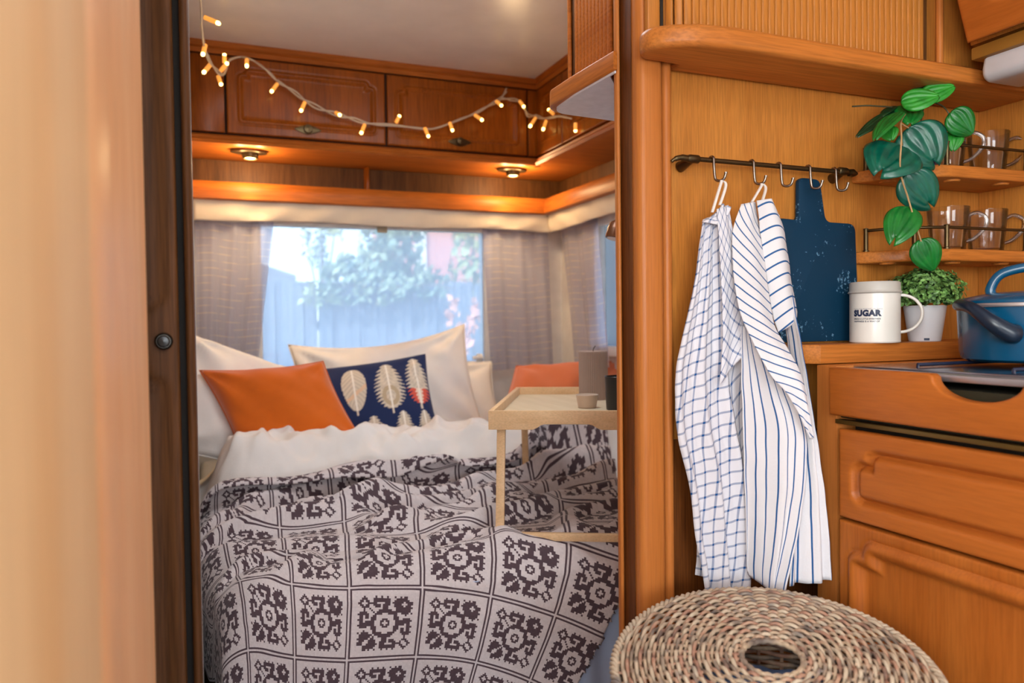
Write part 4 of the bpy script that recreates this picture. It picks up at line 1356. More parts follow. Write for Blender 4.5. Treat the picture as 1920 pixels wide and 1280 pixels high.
def glass_mug(loc, label, rotz):
    t = thing('glass_mug', label, 'mug', (0, 0, 0), 'clear glass mugs')
    MB().lathe([(0, 0.0), (0.027, 0.0), (0.029, 0.003), (0.0365, 0.080), (0.0362, 0.082), (0.0345, 0.080), (0.0268, 0.008), (0, 0.007)], 40).build('mug_glass', gm, t, smooth=40)
    hp_ = spline([(0.0345, 0, 0.066), (0.050, 0, 0.072), (0.066, 0, 0.062), (0.064, 0, 0.043), (0.046, 0, 0.024), (0.031, 0, 0.018)], 6)
    MB().tube(hp_, 0.0036, 10).build('mug_handle', gh, t, smooth=60)
    t.location = loc; t.rotation_euler = (0, 0, rotz)
    return t


mug_y = 1.022
ma = (1.302, 1.02, 1.126)
mb_ = (1.409, 1.02, 1.128)
mc = (1.301, 1.025, 1.285)
md = (1.418, 1.025, 1.286)
g0 = glass_mug((ma[0], 1.02, 1.1238), 'clear glass mug on the lower corner shelf, the wider one behind the leaf tip', -0.55)
copy_tree(g0, (mb_[0], 1.022, 1.1238), 'clear glass mug on the lower corner shelf, rightmost by its rail end', -0.55)
copy_tree(g0, (mc[0], 1.025, 1.2738), 'clear glass mug on the upper corner shelf, behind the big dark leaf', -0.55)
copy_tree(g0, (md[0], 1.025, 1.2738), 'clear glass mug on the upper corner shelf, rightmost with its handle free', -0.55)

# hook rail
hr = thing('hook_rail', 'antique brass rail with end brackets on the kitchen panel', 'rail', (0.9, 1.06, 1.26))
ra = Vector((0.733, 1.048, 1.266)); rb = Vector((1.092, 1.048, 1.264))
MB().tube([ra, rb], 0.0042, 12).build('rail_bar', M_BRASS, hr, smooth=50)
for c, sgn in ((0.748, -1), (1.072, 1)):
    m = MB().tube([(c, 1.048, 1.2655), (c + 0.002 * sgn, 1.060, 1.262), (c + 0.004 * sgn, 1.0785, 1.258)], [0.006, 0.0068, 0.0095], 12)
    m.build('wall_bracket', M_BRASS, hr, smooth=50)
    m = MB().tube([(c - 0.012 * sgn, 1.048, 1.2655), (c - 0.010 * sgn, 1.048, 1.2655), (c + 0.006 * sgn, 1.048, 1.2655), (c + 0.012 * sgn, 1.048, 1.2653)], [0.0055, 0.0072, 0.0072, 0.005], 12)
    m.build('collar', M_BRASS, hr, smooth=40)
MB().tube(spline([(0.738, 1.048, 1.2655), (0.724, 1.048, 1.266), (0.714, 1.050, 1.263), (0.7095, 1.052, 1.2595)], 5), [0.0055] * 5 + [0.0045] * 5 + [0.003] * 6, 10).build('finial', M_BRASS, hr, smooth=60)
MB().tube([(1.086, 1.048, 1.264), (1.094, 1.048, 1.264), (1.104, 1.048, 1.263)], [0.0065, 0.0075, 0.003], 12).build('finial', M_BRASS, hr, smooth=40)

labs = ['first steel hook from the left, holding the checked towel', 'second steel hook from the left, holding the striped towel', 'empty steel hook between the striped towel and the blue board',
        'fourth steel hook, holding the blue chopping board', 'last empty steel hook at the right end of the rail']
hxs = [0.785, 0.867, 0.925, 0.990, 1.049]
hk0 = None
for i, hxx in enumerate(hxs):
    if hk0 is None:
        hk0 = thing('rail_hook', labs[0], 'hook', (0, 0, 0), 'steel hooks on the brass rail')
        pts = [(0.0, 0.0058, 0.001)] + [(0, 0.0062 * math.cos(a), 0.0062 * math.sin(a)) for a in [0.3 + 0.32 * k for k in range(9)]]
        pts += [(0.0, -0.0064, -0.010), (0.001, -0.0066, -0.024), (0.002, -0.0068, -0.030)]
        pts += [(0.002 + 0.0046 * (1 - math.cos(a)), -0.0068 - 0.0065 * (1 - math.cos(a)), -0.030 - 0.0056 * math.sin(a)) for a in [PI * k / 8 for k in range(1, 8)]]
        pts += [(0.0116, -0.0202, -0.029), (0.0128, -0.0210, -0.024)]
        MB().tube(pts, 0.0023, 8).build('hook_wire', M_HOOK, hk0, smooth=60)
        MB().lathe([(0.0, 0.0018), (0.0028, 0.0012), (0.0028, -0.0012), (0.0, -0.0018)], 10, (0.0128, -0.0210, -0.0235)).build('hook_tip', M_HOOK, hk0)
        hk0.location = (hxx, 1.048, 1.2655)
        hk0.scale = (1, 1, 1)
    else:
        copy_tree(hk0, (hxx, 1.048, 1.2655 - 0.0005 * i), labs[i])


# ------------------------------------------------------------------ chopping board
def rounded_poly(pts, radii, n=5):
    out = []
    N = len(pts)
    for i in range(N):
        p = Vector(pts[i]).to_2d(); a = Vector(pts[i - 1]).to_2d(); b = Vector(pts[(i + 1) % N]).to_2d()
        r = radii[i]
        if r <= 0:
            out.append((p.x, p.y)); continue
        u = (a - p).normalized(); v = (b - p).normalized()
        r = min(r, (a - p).length * 0.45, (b - p).length * 0.45)
        for k in range(n + 1):
            t = k / n
            q = (p + u * r) * (1 - t) ** 2 + p * 2 * t * (1 - t) + (p + v * r) * t ** 2
            out.append((q.x, q.y))
    return out


cbm, cnt, cb_b = new_mat('blue_slate_board')
tc = cnt.nodes.new('ShaderNodeTexCoord')
vr = cnt.nodes.new('ShaderNodeTexNoise'); vr.inputs['Scale'].default_value = 190; vr.inputs['Detail'].default_value = 3
nlo = cnt.nodes.new('ShaderNodeTexNoise'); nlo.inputs['Scale'].default_value = 16
cnt.links.new(tc.outputs['Object'], vr.inputs['Vector']); cnt.links.new(tc.outputs['Object'], nlo.inputs['Vector'])
ml = cnt.nodes.new('ShaderNodeMath'); ml.operation = 'MULTIPLY'
cnt.links.new(vr.outputs['Fac'], ml.inputs[0]); cnt.links.new(nlo.outputs['Fac'], ml.inputs[1])
rr = cnt.nodes.new('ShaderNodeValToRGB')
rr.color_ramp.elements[0].position = 0.355; rr.color_ramp.elements[0].color = s2l((4, 48, 74))
rr.color_ramp.elements[1].position = 0.385; rr.color_ramp.elements[1].color = s2l((90, 130, 158))
cnt.links.new(ml.outputs[0], rr.inputs['Fac']); cnt.links.new(rr.outputs['Color'], cb_b.inputs['Base Color'])
cb_b.inputs['Roughness'].default_value = 0.6
cb_b.inputs['Specular IOR Level'].default_value = 0.25
outl = rounded_poly([(0.9436, 0.9593), (1.1287, 0.9593), (1.1186, 1.1750), (1.0478, 1.1760), (1.0347, 1.2518), (0.9861, 1.2529), (0.9851, 1.1770), (0.9406, 1.1790)],
                    [0.006, 0.006, 0.016, 0.014, 0.012, 0.012, 0.010, 0.010])
cbt = thing('chopping_board', 'dark blue chopping board with a handle hanging from a hook', 'board', (1.03, 1.068, 0.96))
MB().prism(outl, 'y', 1.0650, 1.0745, 0.0015).build('board_slab', cbm, cbt, smooth=40)

# ------------------------------------------------------------------ tea towels
def poly_at(pl, t):
    """pl: list of (x, y, z); t in 0..1 by arc length"""
    L = [0.0]
    for a, b in zip(pl[:-1], pl[1:]):
        L.append(L[-1] + math.dist(a, b))
    s = t * L[-1]
    for i in range(len(pl) - 1):
        if s <= L[i + 1] or i == len(pl) - 2:
            f = (s - L[i]) / max(1e-9, L[i + 1] - L[i])
            return Vector(pl[i]).lerp(Vector(pl[i + 1]), f)


def sm_line(pts, n=8):
    return [tuple(p) for p in spline(pts, n)]


def towel_sheet(m, left, right, yoff, folds, amp, uvfn, nu=34, nv=90, ph=0.0, bulge=0.0):
    Lf = sm_line(left); Rt = sm_line(right)

    def fn(u, w):
        p = poly_at(Lf, w).lerp(poly_at(Rt, w), u)
        k = amp * (0.35 + 0.65 * w)
        y = (p.y if yoff is None else yoff) - k * (math.sin(2 * PI * folds * u + ph + 1.2 * w) + 0.4 * math.sin(2 * PI * folds * 2.1 * u + 2 * ph - 2 * w)) - bulge * math.sin(PI * u)
        y += 0.0018 * n3(p.x * 30, p.z * 30, ph, 1.0)
        return (p.x, y, p.z)
    m.grid(fn, nu, nv, uvfn=uvfn)


M_CHECK = stripes_mat('blue_checked_cotton', (218, 216, 222), (34, 80, 136), 0.0195, 0.0195, width=0.17)
M_STRIPE = stripes_mat('blue_striped_cotton', (220, 217, 220), (46, 90, 142), 0.0205, 0.0, width=0.15)
tw = thing('tea_towel', 'blue and white checked tea towel hanging from the first hook', 'towel', (0.78, 1.04, 0.52))
m = MB()
# broad left sheet
L1 = [(0.754, 1.03, 1.164), (0.738, 1.03, 1.07), (0.722, 1.03, 1.009), (0.701, 1.03, 0.932), (0.697, 1.03, 0.864), (0.703, 1.03, 0.803), (0.722, 1.03, 0.736), (0.733, 1.03, 0.652), (0.748, 1.03, 0.58), (0.754, 1.03, 0.533)]
R1 = [(0.783, 1.03, 1.174), (0.789, 1.03, 1.07), (0.793, 1.03, 1), (0.799, 1.03, 0.92), (0.814, 1.03, 0.831), (0.831, 1.03, 0.749), (0.838, 1.03, 0.676), (0.842, 1.03, 0.603), (0.843, 1.03, 0.558), (0.838, 1.03, 0.524)]
towel_sheet(m, L1, R1, 1.032, 2.2, 0.0085, lambda u, w: (u * 0.130 + 0.11 * w - 0.030 * smooth01(0, 0.45, w), w * 0.62 + 0.035 * u), ph=0.3)
# right sheet, folded over to the front with a slanted lower hem
L2 = [(0.772, 1.02, 1.18), (0.777, 1.02, 1.113), (0.78, 1.02, 1.035), (0.781, 1.02, 0.965), (0.774, 1.02, 0.894)]
R2 = [(0.795, 1.02, 1.188), (0.808, 1.02, 1.131), (0.824, 1.02, 1.061), (0.835, 1.02, 1), (0.837, 1.02, 0.959)]
towel_sheet(m, L2, R2, 1.020, 0.9, 0.004, lambda u, w: (u * 0.06 + w * 0.22, w * 0.20 - u * 0.075), nv=50, ph=1.0, bulge=0.006)
# under sheet showing below that hem
L3 = [(0.789, 1.035, 0.965), (0.787, 1.035, 0.894), (0.8, 1.035, 0.849), (0.819, 1.035, 0.794), (0.839, 1.035, 0.743)]
R3 = [(0.849, 1.035, 0.982), (0.849, 1.035, 0.909), (0.848, 1.035, 0.837), (0.848, 1.035, 0.783), (0.847, 1.035, 0.729)]
towel_sheet(m, L3, R3, 1.040, 0.8, 0.003, lambda u, w: (u * 0.07 + 0.02 + w * 0.04, w * 0.16 + u * 0.03), nv=40, ph=2.0)
# gathered knot at the top
L4 = [(0.748, 1.025, 1.159), (0.767, 1.025, 1.17), (0.78, 1.025, 1.181), (0.786, 1.025, 1.19)]
R4 = [(0.779, 1.025, 1.154), (0.786, 1.025, 1.161), (0.795, 1.025, 1.166), (0.802, 1.025, 1.182)]
towel_sheet(m, L4, R4, 1.026, 1.5, 0.005, lambda u, w: (u * 0.03 + w * 0.02, w * 0.05), nu=16, nv=24, ph=0.5, bulge=0.008)
# small back corner at the lower left
L5 = [(0.752, 1.05, 0.638), (0.75, 1.05, 0.609), (0.747, 1.05, 0.577)]
R5 = [(0.778, 1.05, 0.635), (0.777, 1.05, 0.606), (0.777, 1.05, 0.568)]
towel_sheet(m, L5, R5, 1.048, 0.5, 0.002, lambda u, w: (u * 0.03, w * 0.06), nu=12, nv=16)
o = m.build('towel_cloth', M_CHECK, tw, smooth=180, recalc=False)
sd = o.modifiers.new('thick', 'SOLIDIFY'); sd.thickness = 0.0016; sd.offset = 0


def loop(t, hook_x, zt, a, b, mat):
    hx_ = hook_x + 0.0075; hy_ = 1.048 - 0.0175
    pts_ = spline([a, (hx_ - 0.004, hy_ - 0.002, zt - 0.006), (hx_, hy_, zt), (hx_ + 0.006, hy_ - 0.002, zt - 0.008), b], 7)
    mm = MB()
    vs_ = []
    for i, p in enumerate(pts_):
        vs_ += [(p.x - 0.0022, p.y - 0.0012, p.z), (p.x + 0.0022, p.y - 0.0012, p.z), (p.x + 0.0022, p.y + 0.0012, p.z), (p.x - 0.0022, p.y + 0.0012, p.z)]
    N = len(pts_)
    mm.add(vs_, [(4 * i + k, 4 * i + (k + 1) % 4, 4 * i + 4 + (k + 1) % 4, 4 * i + 4 + k) for i in range(N - 1) for k in range(4)])
    mm.build('hanging_loop', mat, t, smooth=60)


M_TAPE = plain('white_cotton_tape', (228, 222, 216), 0.9)
loop(tw, 0.785, 1.2295, (0.77, 1.027, 1.176), (0.783, 1.024, 1.188), M_TAPE)

ts = thing('tea_towel', 'white tea towel with thin blue stripes hanging from the second hook', 'towel', (0.9, 1.03, 0.53))
m = MB()
# back sheet (right)
La = [(0.909, 1.045, 1.164), (0.909, 1.02, 0.999), (0.899, 0.99, 0.857), (0.883, 0.97, 0.738), (0.871, 0.965, 0.635), (0.866, 0.965, 0.569)]
Ra = [(0.916, 1.035, 1.18), (0.911, 1, 1.052), (0.903, 0.965, 0.946), (0.908, 0.945, 0.835), (0.921, 0.938, 0.723), (0.929, 0.935, 0.636), (0.932, 0.935, 0.577)]
towel_sheet(m, La, Ra, None, 1.6, 0.006, lambda u, w: (u * 0.085 + 0.006, w * 0.6), ph=0.7)
# main lower sheet with near upright stripes
Lb = [(0.816, 1.015, 0.991), (0.817, 1.015, 0.894), (0.821, 1.015, 0.788), (0.825, 1.015, 0.681), (0.827, 1.015, 0.609), (0.83, 1.015, 0.577)]
Rb = [(0.847, 1, 0.977), (0.864, 0.97, 0.913), (0.888, 0.945, 0.828), (0.886, 0.94, 0.76), (0.875, 0.945, 0.666), (0.844, 0.95, 0.547)]
towel_sheet(m, Lb, Rb, None, 1.4, 0.006, lambda u, w: (u * 0.135 + 0.004, w * 0.5), ph=2.4, bulge=0.004)
# diagonal flap over it
Lc = [(0.821, 1.02, 1.19), (0.801, 1.015, 1.148), (0.795, 1.01, 1.104), (0.792, 1, 1.047), (0.802, 0.985, 0.984), (0.825, 0.96, 0.915), (0.852, 0.945, 0.877), (0.883, 0.934, 0.811)]
Rc = [(0.851, 1.02, 1.196), (0.856, 1.01, 1.132), (0.86, 1, 1.052), (0.86, 0.985, 0.99), (0.87, 0.965, 0.951), (0.876, 0.945, 0.914), (0.882, 0.938, 0.871), (0.886, 0.934, 0.811)]
towel_sheet(m, Lc, Rc, None, 0.7, 0.004, lambda u, w: (w * 0.40 - u * 0.085 + 0.06 * u * w, u * 0.08), ph=1.6, bulge=0.010)
# right hand roll with cross stripes and hem
Ld = [(0.845, 1.01, 1.196), (0.852, 1.01, 1.14), (0.862, 1.01, 1.07), (0.875, 1.01, 1.008), (0.887, 1.01, 0.978)]
Rd = [(0.874, 1.01, 1.199), (0.896, 1.01, 1.16), (0.91, 1.01, 1.106), (0.92, 1.01, 1.053), (0.931, 1.01, 1.012)]
towel_sheet(m, Ld, Rd, 1.008, 0.5, 0.002, lambda u, w: (w * 0.215 - u * 0.012 + 0.010 * math.sin(PI * u), u * 0.05), nv=50, ph=0.2, bulge=0.014)
o = m.build('towel_cloth', M_STRIPE, ts, smooth=180, recalc=False)
sd = o.modifiers.new('thick', 'SOLIDIFY'); sd.thickness = 0.0016; sd.offset = 0
loop(ts, 0.867, 1.2295, (0.838, 1.012, 1.194), (0.858, 1.01, 1.197), M_TAPE)

# ------------------------------------------------------------------ sugar tin
tx, ty, tz = 1.1155, 1.0185, 0.9565
st = thing('sugar_tin', 'cream enamel SUGAR tin with a grey lid and ring handle', 'tin', (tx, ty, tz))
M_TIN = plain('cream_enamel', (226, 222, 216), 0.35, coat=0.2, var=0.02)
RT = 0.0418
MB().lathe([(0, 0.001), (RT - 0.001, 0.0), (RT + 0.0008, 0.002), (RT, 0.004), (RT, 0.0905), (RT - 0.002, 0.091), (0, 0.091)], 64, (tx, ty, tz)).build('tin_body', M_TIN, st, smooth=40)
MB().lathe([(RT + 0.001, 0.0875), (RT + 0.0034, 0.0895), (RT + 0.0012, 0.0920), (RT + 0.0006, 0.094), (RT + 0.0002, 0.106), (RT - 0.002, 0.1085), (0, 0.1095)], 64, (tx, ty, tz)).build('tin_lid', plain('pale_grey_lid', (190, 186, 180), 0.4, coat=0.1, var=0.02), st, smooth=40)
# handle towards the right of the picture
hdir = Vector((math.cos(-0.72), math.sin(-0.72), 0))
hp_ = [Vector((tx, ty, tz)) + hdir * (RT - 0.001 + 0.0355 * math.sin(a)) + Vector((0, 0, 0.0515 + 0.033 * math.cos(a))) for a in [0.03 + (PI - 0.06) * k / 20 for k in range(21)]]
MB().tube(hp_, 0.0028, 10).build('tin_handle', M_TIN, st, smooth=60)


def wrap_text(body, size, name, c, R, ang0, z0, mat, parent, spacing=1.0, bold=0.0):
    cu = bpy.data.curves.new('lettering', 'FONT')
    cu.body = body; cu.size = size; cu.space_character = spacing; cu.offset = bold; cu.resolution_u = 3
    tmp = bpy.data.objects.new('lettering', cu); COL.objects.link(tmp)
    dg = bpy.context.evaluated_depsgraph_get()
    me = bpy.data.meshes.new_from_object(tmp.evaluated_get(dg))
    bpy.data.objects.remove(tmp)
    for v_ in me.vertices:
        a = ang0 + v_.co.x / R
        v_.co = (c[0] + R * math.cos(a), c[1] + R * math.sin(a), c[2] + z0 + v_.co.y)
    me.materials.clear(); me.materials.append(mat)
    me.name = name
    return obj(name, me, parent)


M_INK = plain('navy_ink', (20, 36, 70), 0.5)
M_INK2 = plain('faded_ink', (120, 124, 144), 0.5)
toC = math.atan2(-ty, -tx)
wrap_text('SUGAR', 0.0142, 'lettering', (tx, ty, tz), RT + 0.00035, toC - 0.90, 0.0480, M_INK, st, 1.08, 0.0010)
wrap_text('SPREAD A LITTLE SWEETNESS', 0.0036, 'fine_print', (tx, ty, tz), RT + 0.00035, toC - 0.90, 0.0415, M_INK, st, 1.0, 0.0001)
wrap_text('HAPPINESS IS A WAY OF', 0.0042, 'fine_print', (tx, ty, tz), RT + 0.00035, toC - 0.90, 0.0368, M_INK, st, 1.0, 0.0001)
wrap_text('THIS IS THE SWEETEST LIFE THING', 0.0033, 'fine_print', (tx, ty, tz), RT + 0.00035, toC - 0.90, 0.0590, M_INK2, st, 1.0)

# ------------------------------------------------------------------ small potted shrub
gx, gy, gz = 1.244, 1.022, 0.9565
pp = thing('potted_shrub', 'small bushy green plant in a white pot beside the sugar tin', 'plant', (gx, gy, gz))
MB().lathe([(0, 0.0), (0.0265, 0.0), (0.0275, 0.002), (0.0365, 0.066), (0.035, 0.066), (0.033, 0.058), (0, 0.057)], 40, (gx, gy, gz)).build('pot', plain('matt_white_pot', (222, 222, 230), 0.45, var=0.01), pp, smooth=40)
MB().lathe([(0, 0), (0.034, 0.0), (0, 0.003)], 24, (gx, gy, gz + 0.058)).build('soil', plain('dark_soil', (50, 36, 26), 0.95, var=0.4, scale=300), pp)
a = math.atan2(-gy, -gx) + 0.12
m = MB()
m.grid(lambda u, w: (gx + 0.0283 * math.cos(a - 0.16 + 0.32 * u), gy + 0.0283 * math.sin(a - 0.16 + 0.32 * u), gz + 0.002 + 0.004 * w), 8, 1)
m.build('pot_mark', M_INK, pp)


def leaf_scatter(m, c, R, n, size, squash=0.9, lo=-0.5):
    for k in range(n):
        while True:
            d = Vector((random.gauss(0, 1), random.gauss(0, 1), random.gauss(0, 1))).normalized()
            if d.z > lo:
                break
        r = R * (0.45 + 0.55 * random.random() ** 0.5) * (1 + 0.22 * n3(d.x * 2, d.y * 2, d.z * 2))
        p = Vector(c) + Vector((d.x * r, d.y * r, d.z * r * squash))
        s = size * random.uniform(0.6, 1.25)
        nn = (d + Vector((random.gauss(0, .5), random.gauss(0, .5), random.gauss(0.3, .5)))).normalized()
        t = nn.orthogonal().normalized()
        t.rotate(Matrix.Rotation(random.uniform(0, 2 * PI), 3, nn))
        b = nn.cross(t)
        vs_ = [p - t * s, p - t * s * 0.3 + b * s * 0.62 + nn * s * .12, p + t * s * 0.55 + b * s * 0.5 + nn * s * .12, p + t * s, p + t * s * 0.55 - b * s * 0.5 + nn * s * .12, p - t * s * 0.3 - b * s * 0.62 + nn * s * .12]
        m.add(vs_, [(0, 1, 2, 3), (0, 3, 4, 5)])


def leaf_mat(name, c1, c2, rough=0.4, trans=0.15, scale=60):
    m_, nt_, b_ = new_mat(name)
    tc_2 = nt_.nodes.new('ShaderNodeTexCoord')
    n_ = nt_.nodes.new('ShaderNodeTexNoise'); n_.inputs['Scale'].default_value = scale; n_.inputs['Detail'].default_value = 2
    nt_.links.new(tc_2.outputs['Object'], n_.inputs['Vector'])
    r_ = nt_.nodes.new('ShaderNodeValToRGB')
    r_.color_ramp.elements[0].position = 0.35; r_.color_ramp.elements[1].position = 0.65
    r_.color_ramp.elements[0].color = s2l(c1); r_.color_ramp.elements[1].color = s2l(c2)
    nt_.links.new(n_.outputs['Fac'], r_.inputs['Fac']); nt_.links.new(r_.outputs['Color'], b_.inputs['Base Color'])
    b_.inputs['Roughness'].default_value = rough
    b_.inputs['Subsurface Weight'].default_value = 0.0
    b_.inputs['Transmission Weight'].default_value = 0.0
    return m_


m = MB()
leaf_scatter(m, (gx, gy, gz + 0.092), 0.064, 2400, 0.0048, 0.70, -0.6)
o = m.build('foliage', leaf_mat('boxwood_leaf', (22, 62, 18), (140, 192, 104), 0.45, scale=70), pp, smooth=0, recalc=False); o['kind'] = 'stuff'
m = MB()
for k in range(60):
    d = Vector((random.gauss(0, 1), random.gauss(0, 1), abs(random.gauss(0, 1)) + 0.2)).normalized()
    m.tube([(gx, gy, gz + 0.058), Vector((gx, gy, gz + 0.085)) + d * 0.02, Vector((gx, gy, gz + 0.09)) + Vector((d.x * 0.058, d.y * 0.058, d.z * 0.038))], 0.0006, 4)
o = m.build('twigs', plain('green_twig', (74, 92, 40), 0.7), pp, smooth=0, recalc=False); o['kind'] = 'stuff'

# ------------------------------------------------------------------ trailing plant on the upper corner shelf
vx, vy, vz = (1.231, 1.025, 1.28)
vz = 1.2738
tp = thing('trailing_plant', 'trailing plant with large glossy round leaves in a navy pot on the upper shelf', 'plant', (vx, vy, vz))
MB().lathe([(0, 0), (0.030, 0), (0.032, 0.002), (0.036, 0.064), (0.034, 0.064), (0.030, 0.054), (0, 0.054)], 36, (vx, vy, vz)).build('pot', plain('navy_glazed_pot', (16, 34, 62), 0.25), tp, smooth=40)
M_LF = [leaf_mat('teal_green_leaf', (3, 76, 62), (8, 94, 74), 0.28), leaf_mat('mid_green_leaf', (14, 96, 36), (26, 118, 44), 0.3), leaf_mat('bright_green_leaf', (26, 124, 36), (48, 150, 48), 0.35), leaf_mat('dark_green_leaf', (8, 44, 24), (14, 58, 30), 0.3)]


def big_leaf(base, tip, width, facing, mat, cup=0.12, notch=0.10, ribs=5):
    """Obovate ribbed leaf, attached at base, notched at the tip."""
    B = Vector(base); Tp = Vector(tip); t = (Tp - B); L = t.length; t.normalize()
    nn = Vector(facing); nn = (nn - t * nn.dot(t)).normalized(); s = t.cross(nn)
    nu, nv = 22, 24

    def fn(u, w):
        a = 2 * u - 1
        prof_ = max(0.0, math.sin(PI * min(1, w ** 0.72 * 0.985 + 0.006))) ** 0.62
        ww = 0.5 * width * prof_
        l = w * L * (1 - notch * (1 - abs(a)) ** 1.5 * smooth01(0.75, 1.0, w))
        x_ = a * ww
        h = -cup * L * (w - 0.35) ** 2 * 1.3 + 0.07 * width * (abs(a) ** 1.3) * prof_ - 0.09 * width * a * a * a * a
        h += 0.010 * width * math.sin(abs(a) * ribs * PI + w * 5) * prof_ * 2.2
        return B + t * l + s * x_ + nn * h
    m_ = MB().grid(fn, nu, nv)
    o_ = m_.build('leaf', mat, tp, smooth=180, recalc=False)
    sd_ = o_.modifiers.new('thick', 'SOLIDIFY'); sd_.thickness = 0.0012; sd_.offset = 0
    return o_


toCam = Vector((-0.70, -0.70, 0.05))
LEAVES = [
    ((1.109, 0.955, 1.295), (1.041, 0.94, 1.243), 0.098, (-0.72, -0.66, 0.12), 0, 0.20),
    ((1.129, 0.96, 1.327), (1.173, 0.935, 1.259), 0.098, (-0.6, -0.75, 0.22), 0, 0.20),
    ((1.102, 0.94, 1.243), (1.155, 0.93, 1.184), 0.068, (-0.72, -0.66, 0.15), 0, 0.22),
    ((1.103, 0.935, 1.188), (1.053, 0.925, 1.125), 0.058, (-0.72, -0.66, 0.15), 1, 0.22),
    ((1.122, 0.93, 1.131), (1.152, 0.928, 1.079), 0.050, (-0.7, -0.7, 0.1), 1, 0.02),
    ((1.24, 0.965, 1.366), (1.277, 0.95, 1.327), 0.054, (-0.65, -0.7, 0.2), 1, 0.02),
    ((1.261, 0.975, 1.338), (1.252, 0.97, 1.3), 0.032, (-0.6, -0.7, 0.4), 2, 0.05),
    ((1.13, 0.975, 1.375), (1.173, 0.935, 1.382), 0.048, (-0.4, -0.85, 0.45), 2, 0.05),
    ((1.191, 0.985, 1.393), (1.238, 0.955, 1.411), 0.040, (-0.3, -0.9, 0.35), 2, 0.05),
    ((1.14, 0.99, 1.367), (1.035, 0.98, 1.316), 0.026, (-0.3, -0.6, 0.7), 3, 0.05),
    ((1.119, 0.97, 1.358), (1.033, 0.945, 1.303), 0.038, (-0.8, -0.3, 0.5), 1, 0.05),
    ((1.163, 0.99, 1.378), (1.135, 0.96, 1.338), 0.050, (-0.5, -0.8, 0.4), 1, 0.05),
    ((1.141, 1, 1.377), (1.099, 0.99, 1.354), 0.022, (-0.8, -0.3, 0.5), 3, 0.05),
    ((1.188, 1, 1.4), (1.207, 0.985, 1.411), 0.034, (-0.3, -0.6, 0.6), 3, 0.05),
    ((1.109, 0.985, 1.333), (1.107, 0.975, 1.308), 0.030, (-0.7, -0.6, 0.2), 2, 0.05),
]
for b_, t_, w_, f_, k_, n_ in LEAVES:
    big_leaf(b_, t_, w_, f_, M_LF[k_], notch=n_)
M_STEM = plain('pale_stem', (176, 140, 96), 0.6)
M_STEMG = plain('dark_stem', (60, 56, 30), 0.6)
soil_p = (vx, vy, vz + 0.055)
STEMS = [[soil_p, (1.174, 0.995, 1.364), (1.107, 0.955, 1.336), (1.084, 0.935, 1.299), (1.078, 0.932, 1.245), (1.093, 0.93, 1.201), (1.105, 0.928, 1.166), (1.122, 0.929, 1.129)],
         [soil_p, (1.218, 1, 1.386), (1.236, 0.985, 1.384), (1.239, 0.97, 1.365), (1.257, 0.972, 1.34)],
         [soil_p, (1.17, 0.998, 1.368), (1.095, 1, 1.372), (1.054, 1.01, 1.37)]]
for i, s_ in enumerate(STEMS):
    MB().tube(spline(s_, 6), 0.0014, 6).build('stem', M_STEM if i == 0 else M_STEMG, tp, smooth=60)
for a_, b_ in (((1.107, 0.955, 1.331), (1.129, 0.96, 1.327)), ((1.085, 0.936, 1.298), (1.109, 0.955, 1.295)), ((1.083, 0.932, 1.237), (1.102, 0.94, 1.243)), ((1.099, 0.929, 1.182), (1.103, 0.935, 1.188))):
    MB().tube([a_, b_], 0.0013, 6).build('leaf_stalk', M_STEM, tp)


# ------------------------------------------------------------------ wicker basket with a lid
BX, BY, BZ = 0.668, 0.772, 0.548
bk_t = thing('wicker_basket', 'round wicker laundry basket with a flat woven lid and a centre hole', 'basket', (BX, BY, 0))


def cane(name, c, sc=26.0):
    m_, nt_, b_ = new_mat(name)
    tc_2 = nt_.nodes.new('ShaderNodeTexCoord')
    n_ = nt_.nodes.new('ShaderNodeTexNoise'); n_.inputs['Scale'].default_value = sc; n_.inputs['Detail'].default_value = 2.5
    nt_.links.new(tc_2.outputs['Object'], n_.inputs['Vector'])
    r_ = nt_.nodes.new('ShaderNodeValToRGB')
    els = r_.color_ramp.elements
    els[0].position = 0.30; els[0].color = s2l(c[0]); els[1].position = 0.72; els[1].color = s2l(c[3])
    e = els.new(0.44); e.color = s2l(c[1])
    e = els.new(0.58); e.color = s2l(c[2])
    nt_.links.new(n_.outputs['Fac'], r_.inputs['Fac']); nt_.links.new(r_.outputs['Color'], b_.inputs['Base Color'])
    b_.inputs['Roughness'].default_value = 0.55
    return m_


M_CANE = [cane('mixed_cane', ((84, 72, 66), (136, 118, 102), (184, 160, 132), (132, 118, 112))),
          cane('pinkish_cane', ((100, 82, 72), (166, 122, 100), (180, 154, 128), (112, 100, 94)), 30),
          cane('pale_cane', ((124, 108, 94), (182, 162, 138), (192, 174, 150), (116, 106, 100)), 22)]
TILT = Matrix.Translation((BX, BY, BZ)) @ Matrix.Rotation(math.radians(10.0), 4, Vector((0.66, -0.75, 0)).normalized()) @ Matrix.Rotation(math.radians(2.0), 4, Vector((0.75, 0.66, 0)).normalized())
NS = 56


def lid_z(r):
    return 0.018 * (1 - (r / 0.21) ** 2) - 0.010 * smooth01(0.19, 0.215, r)


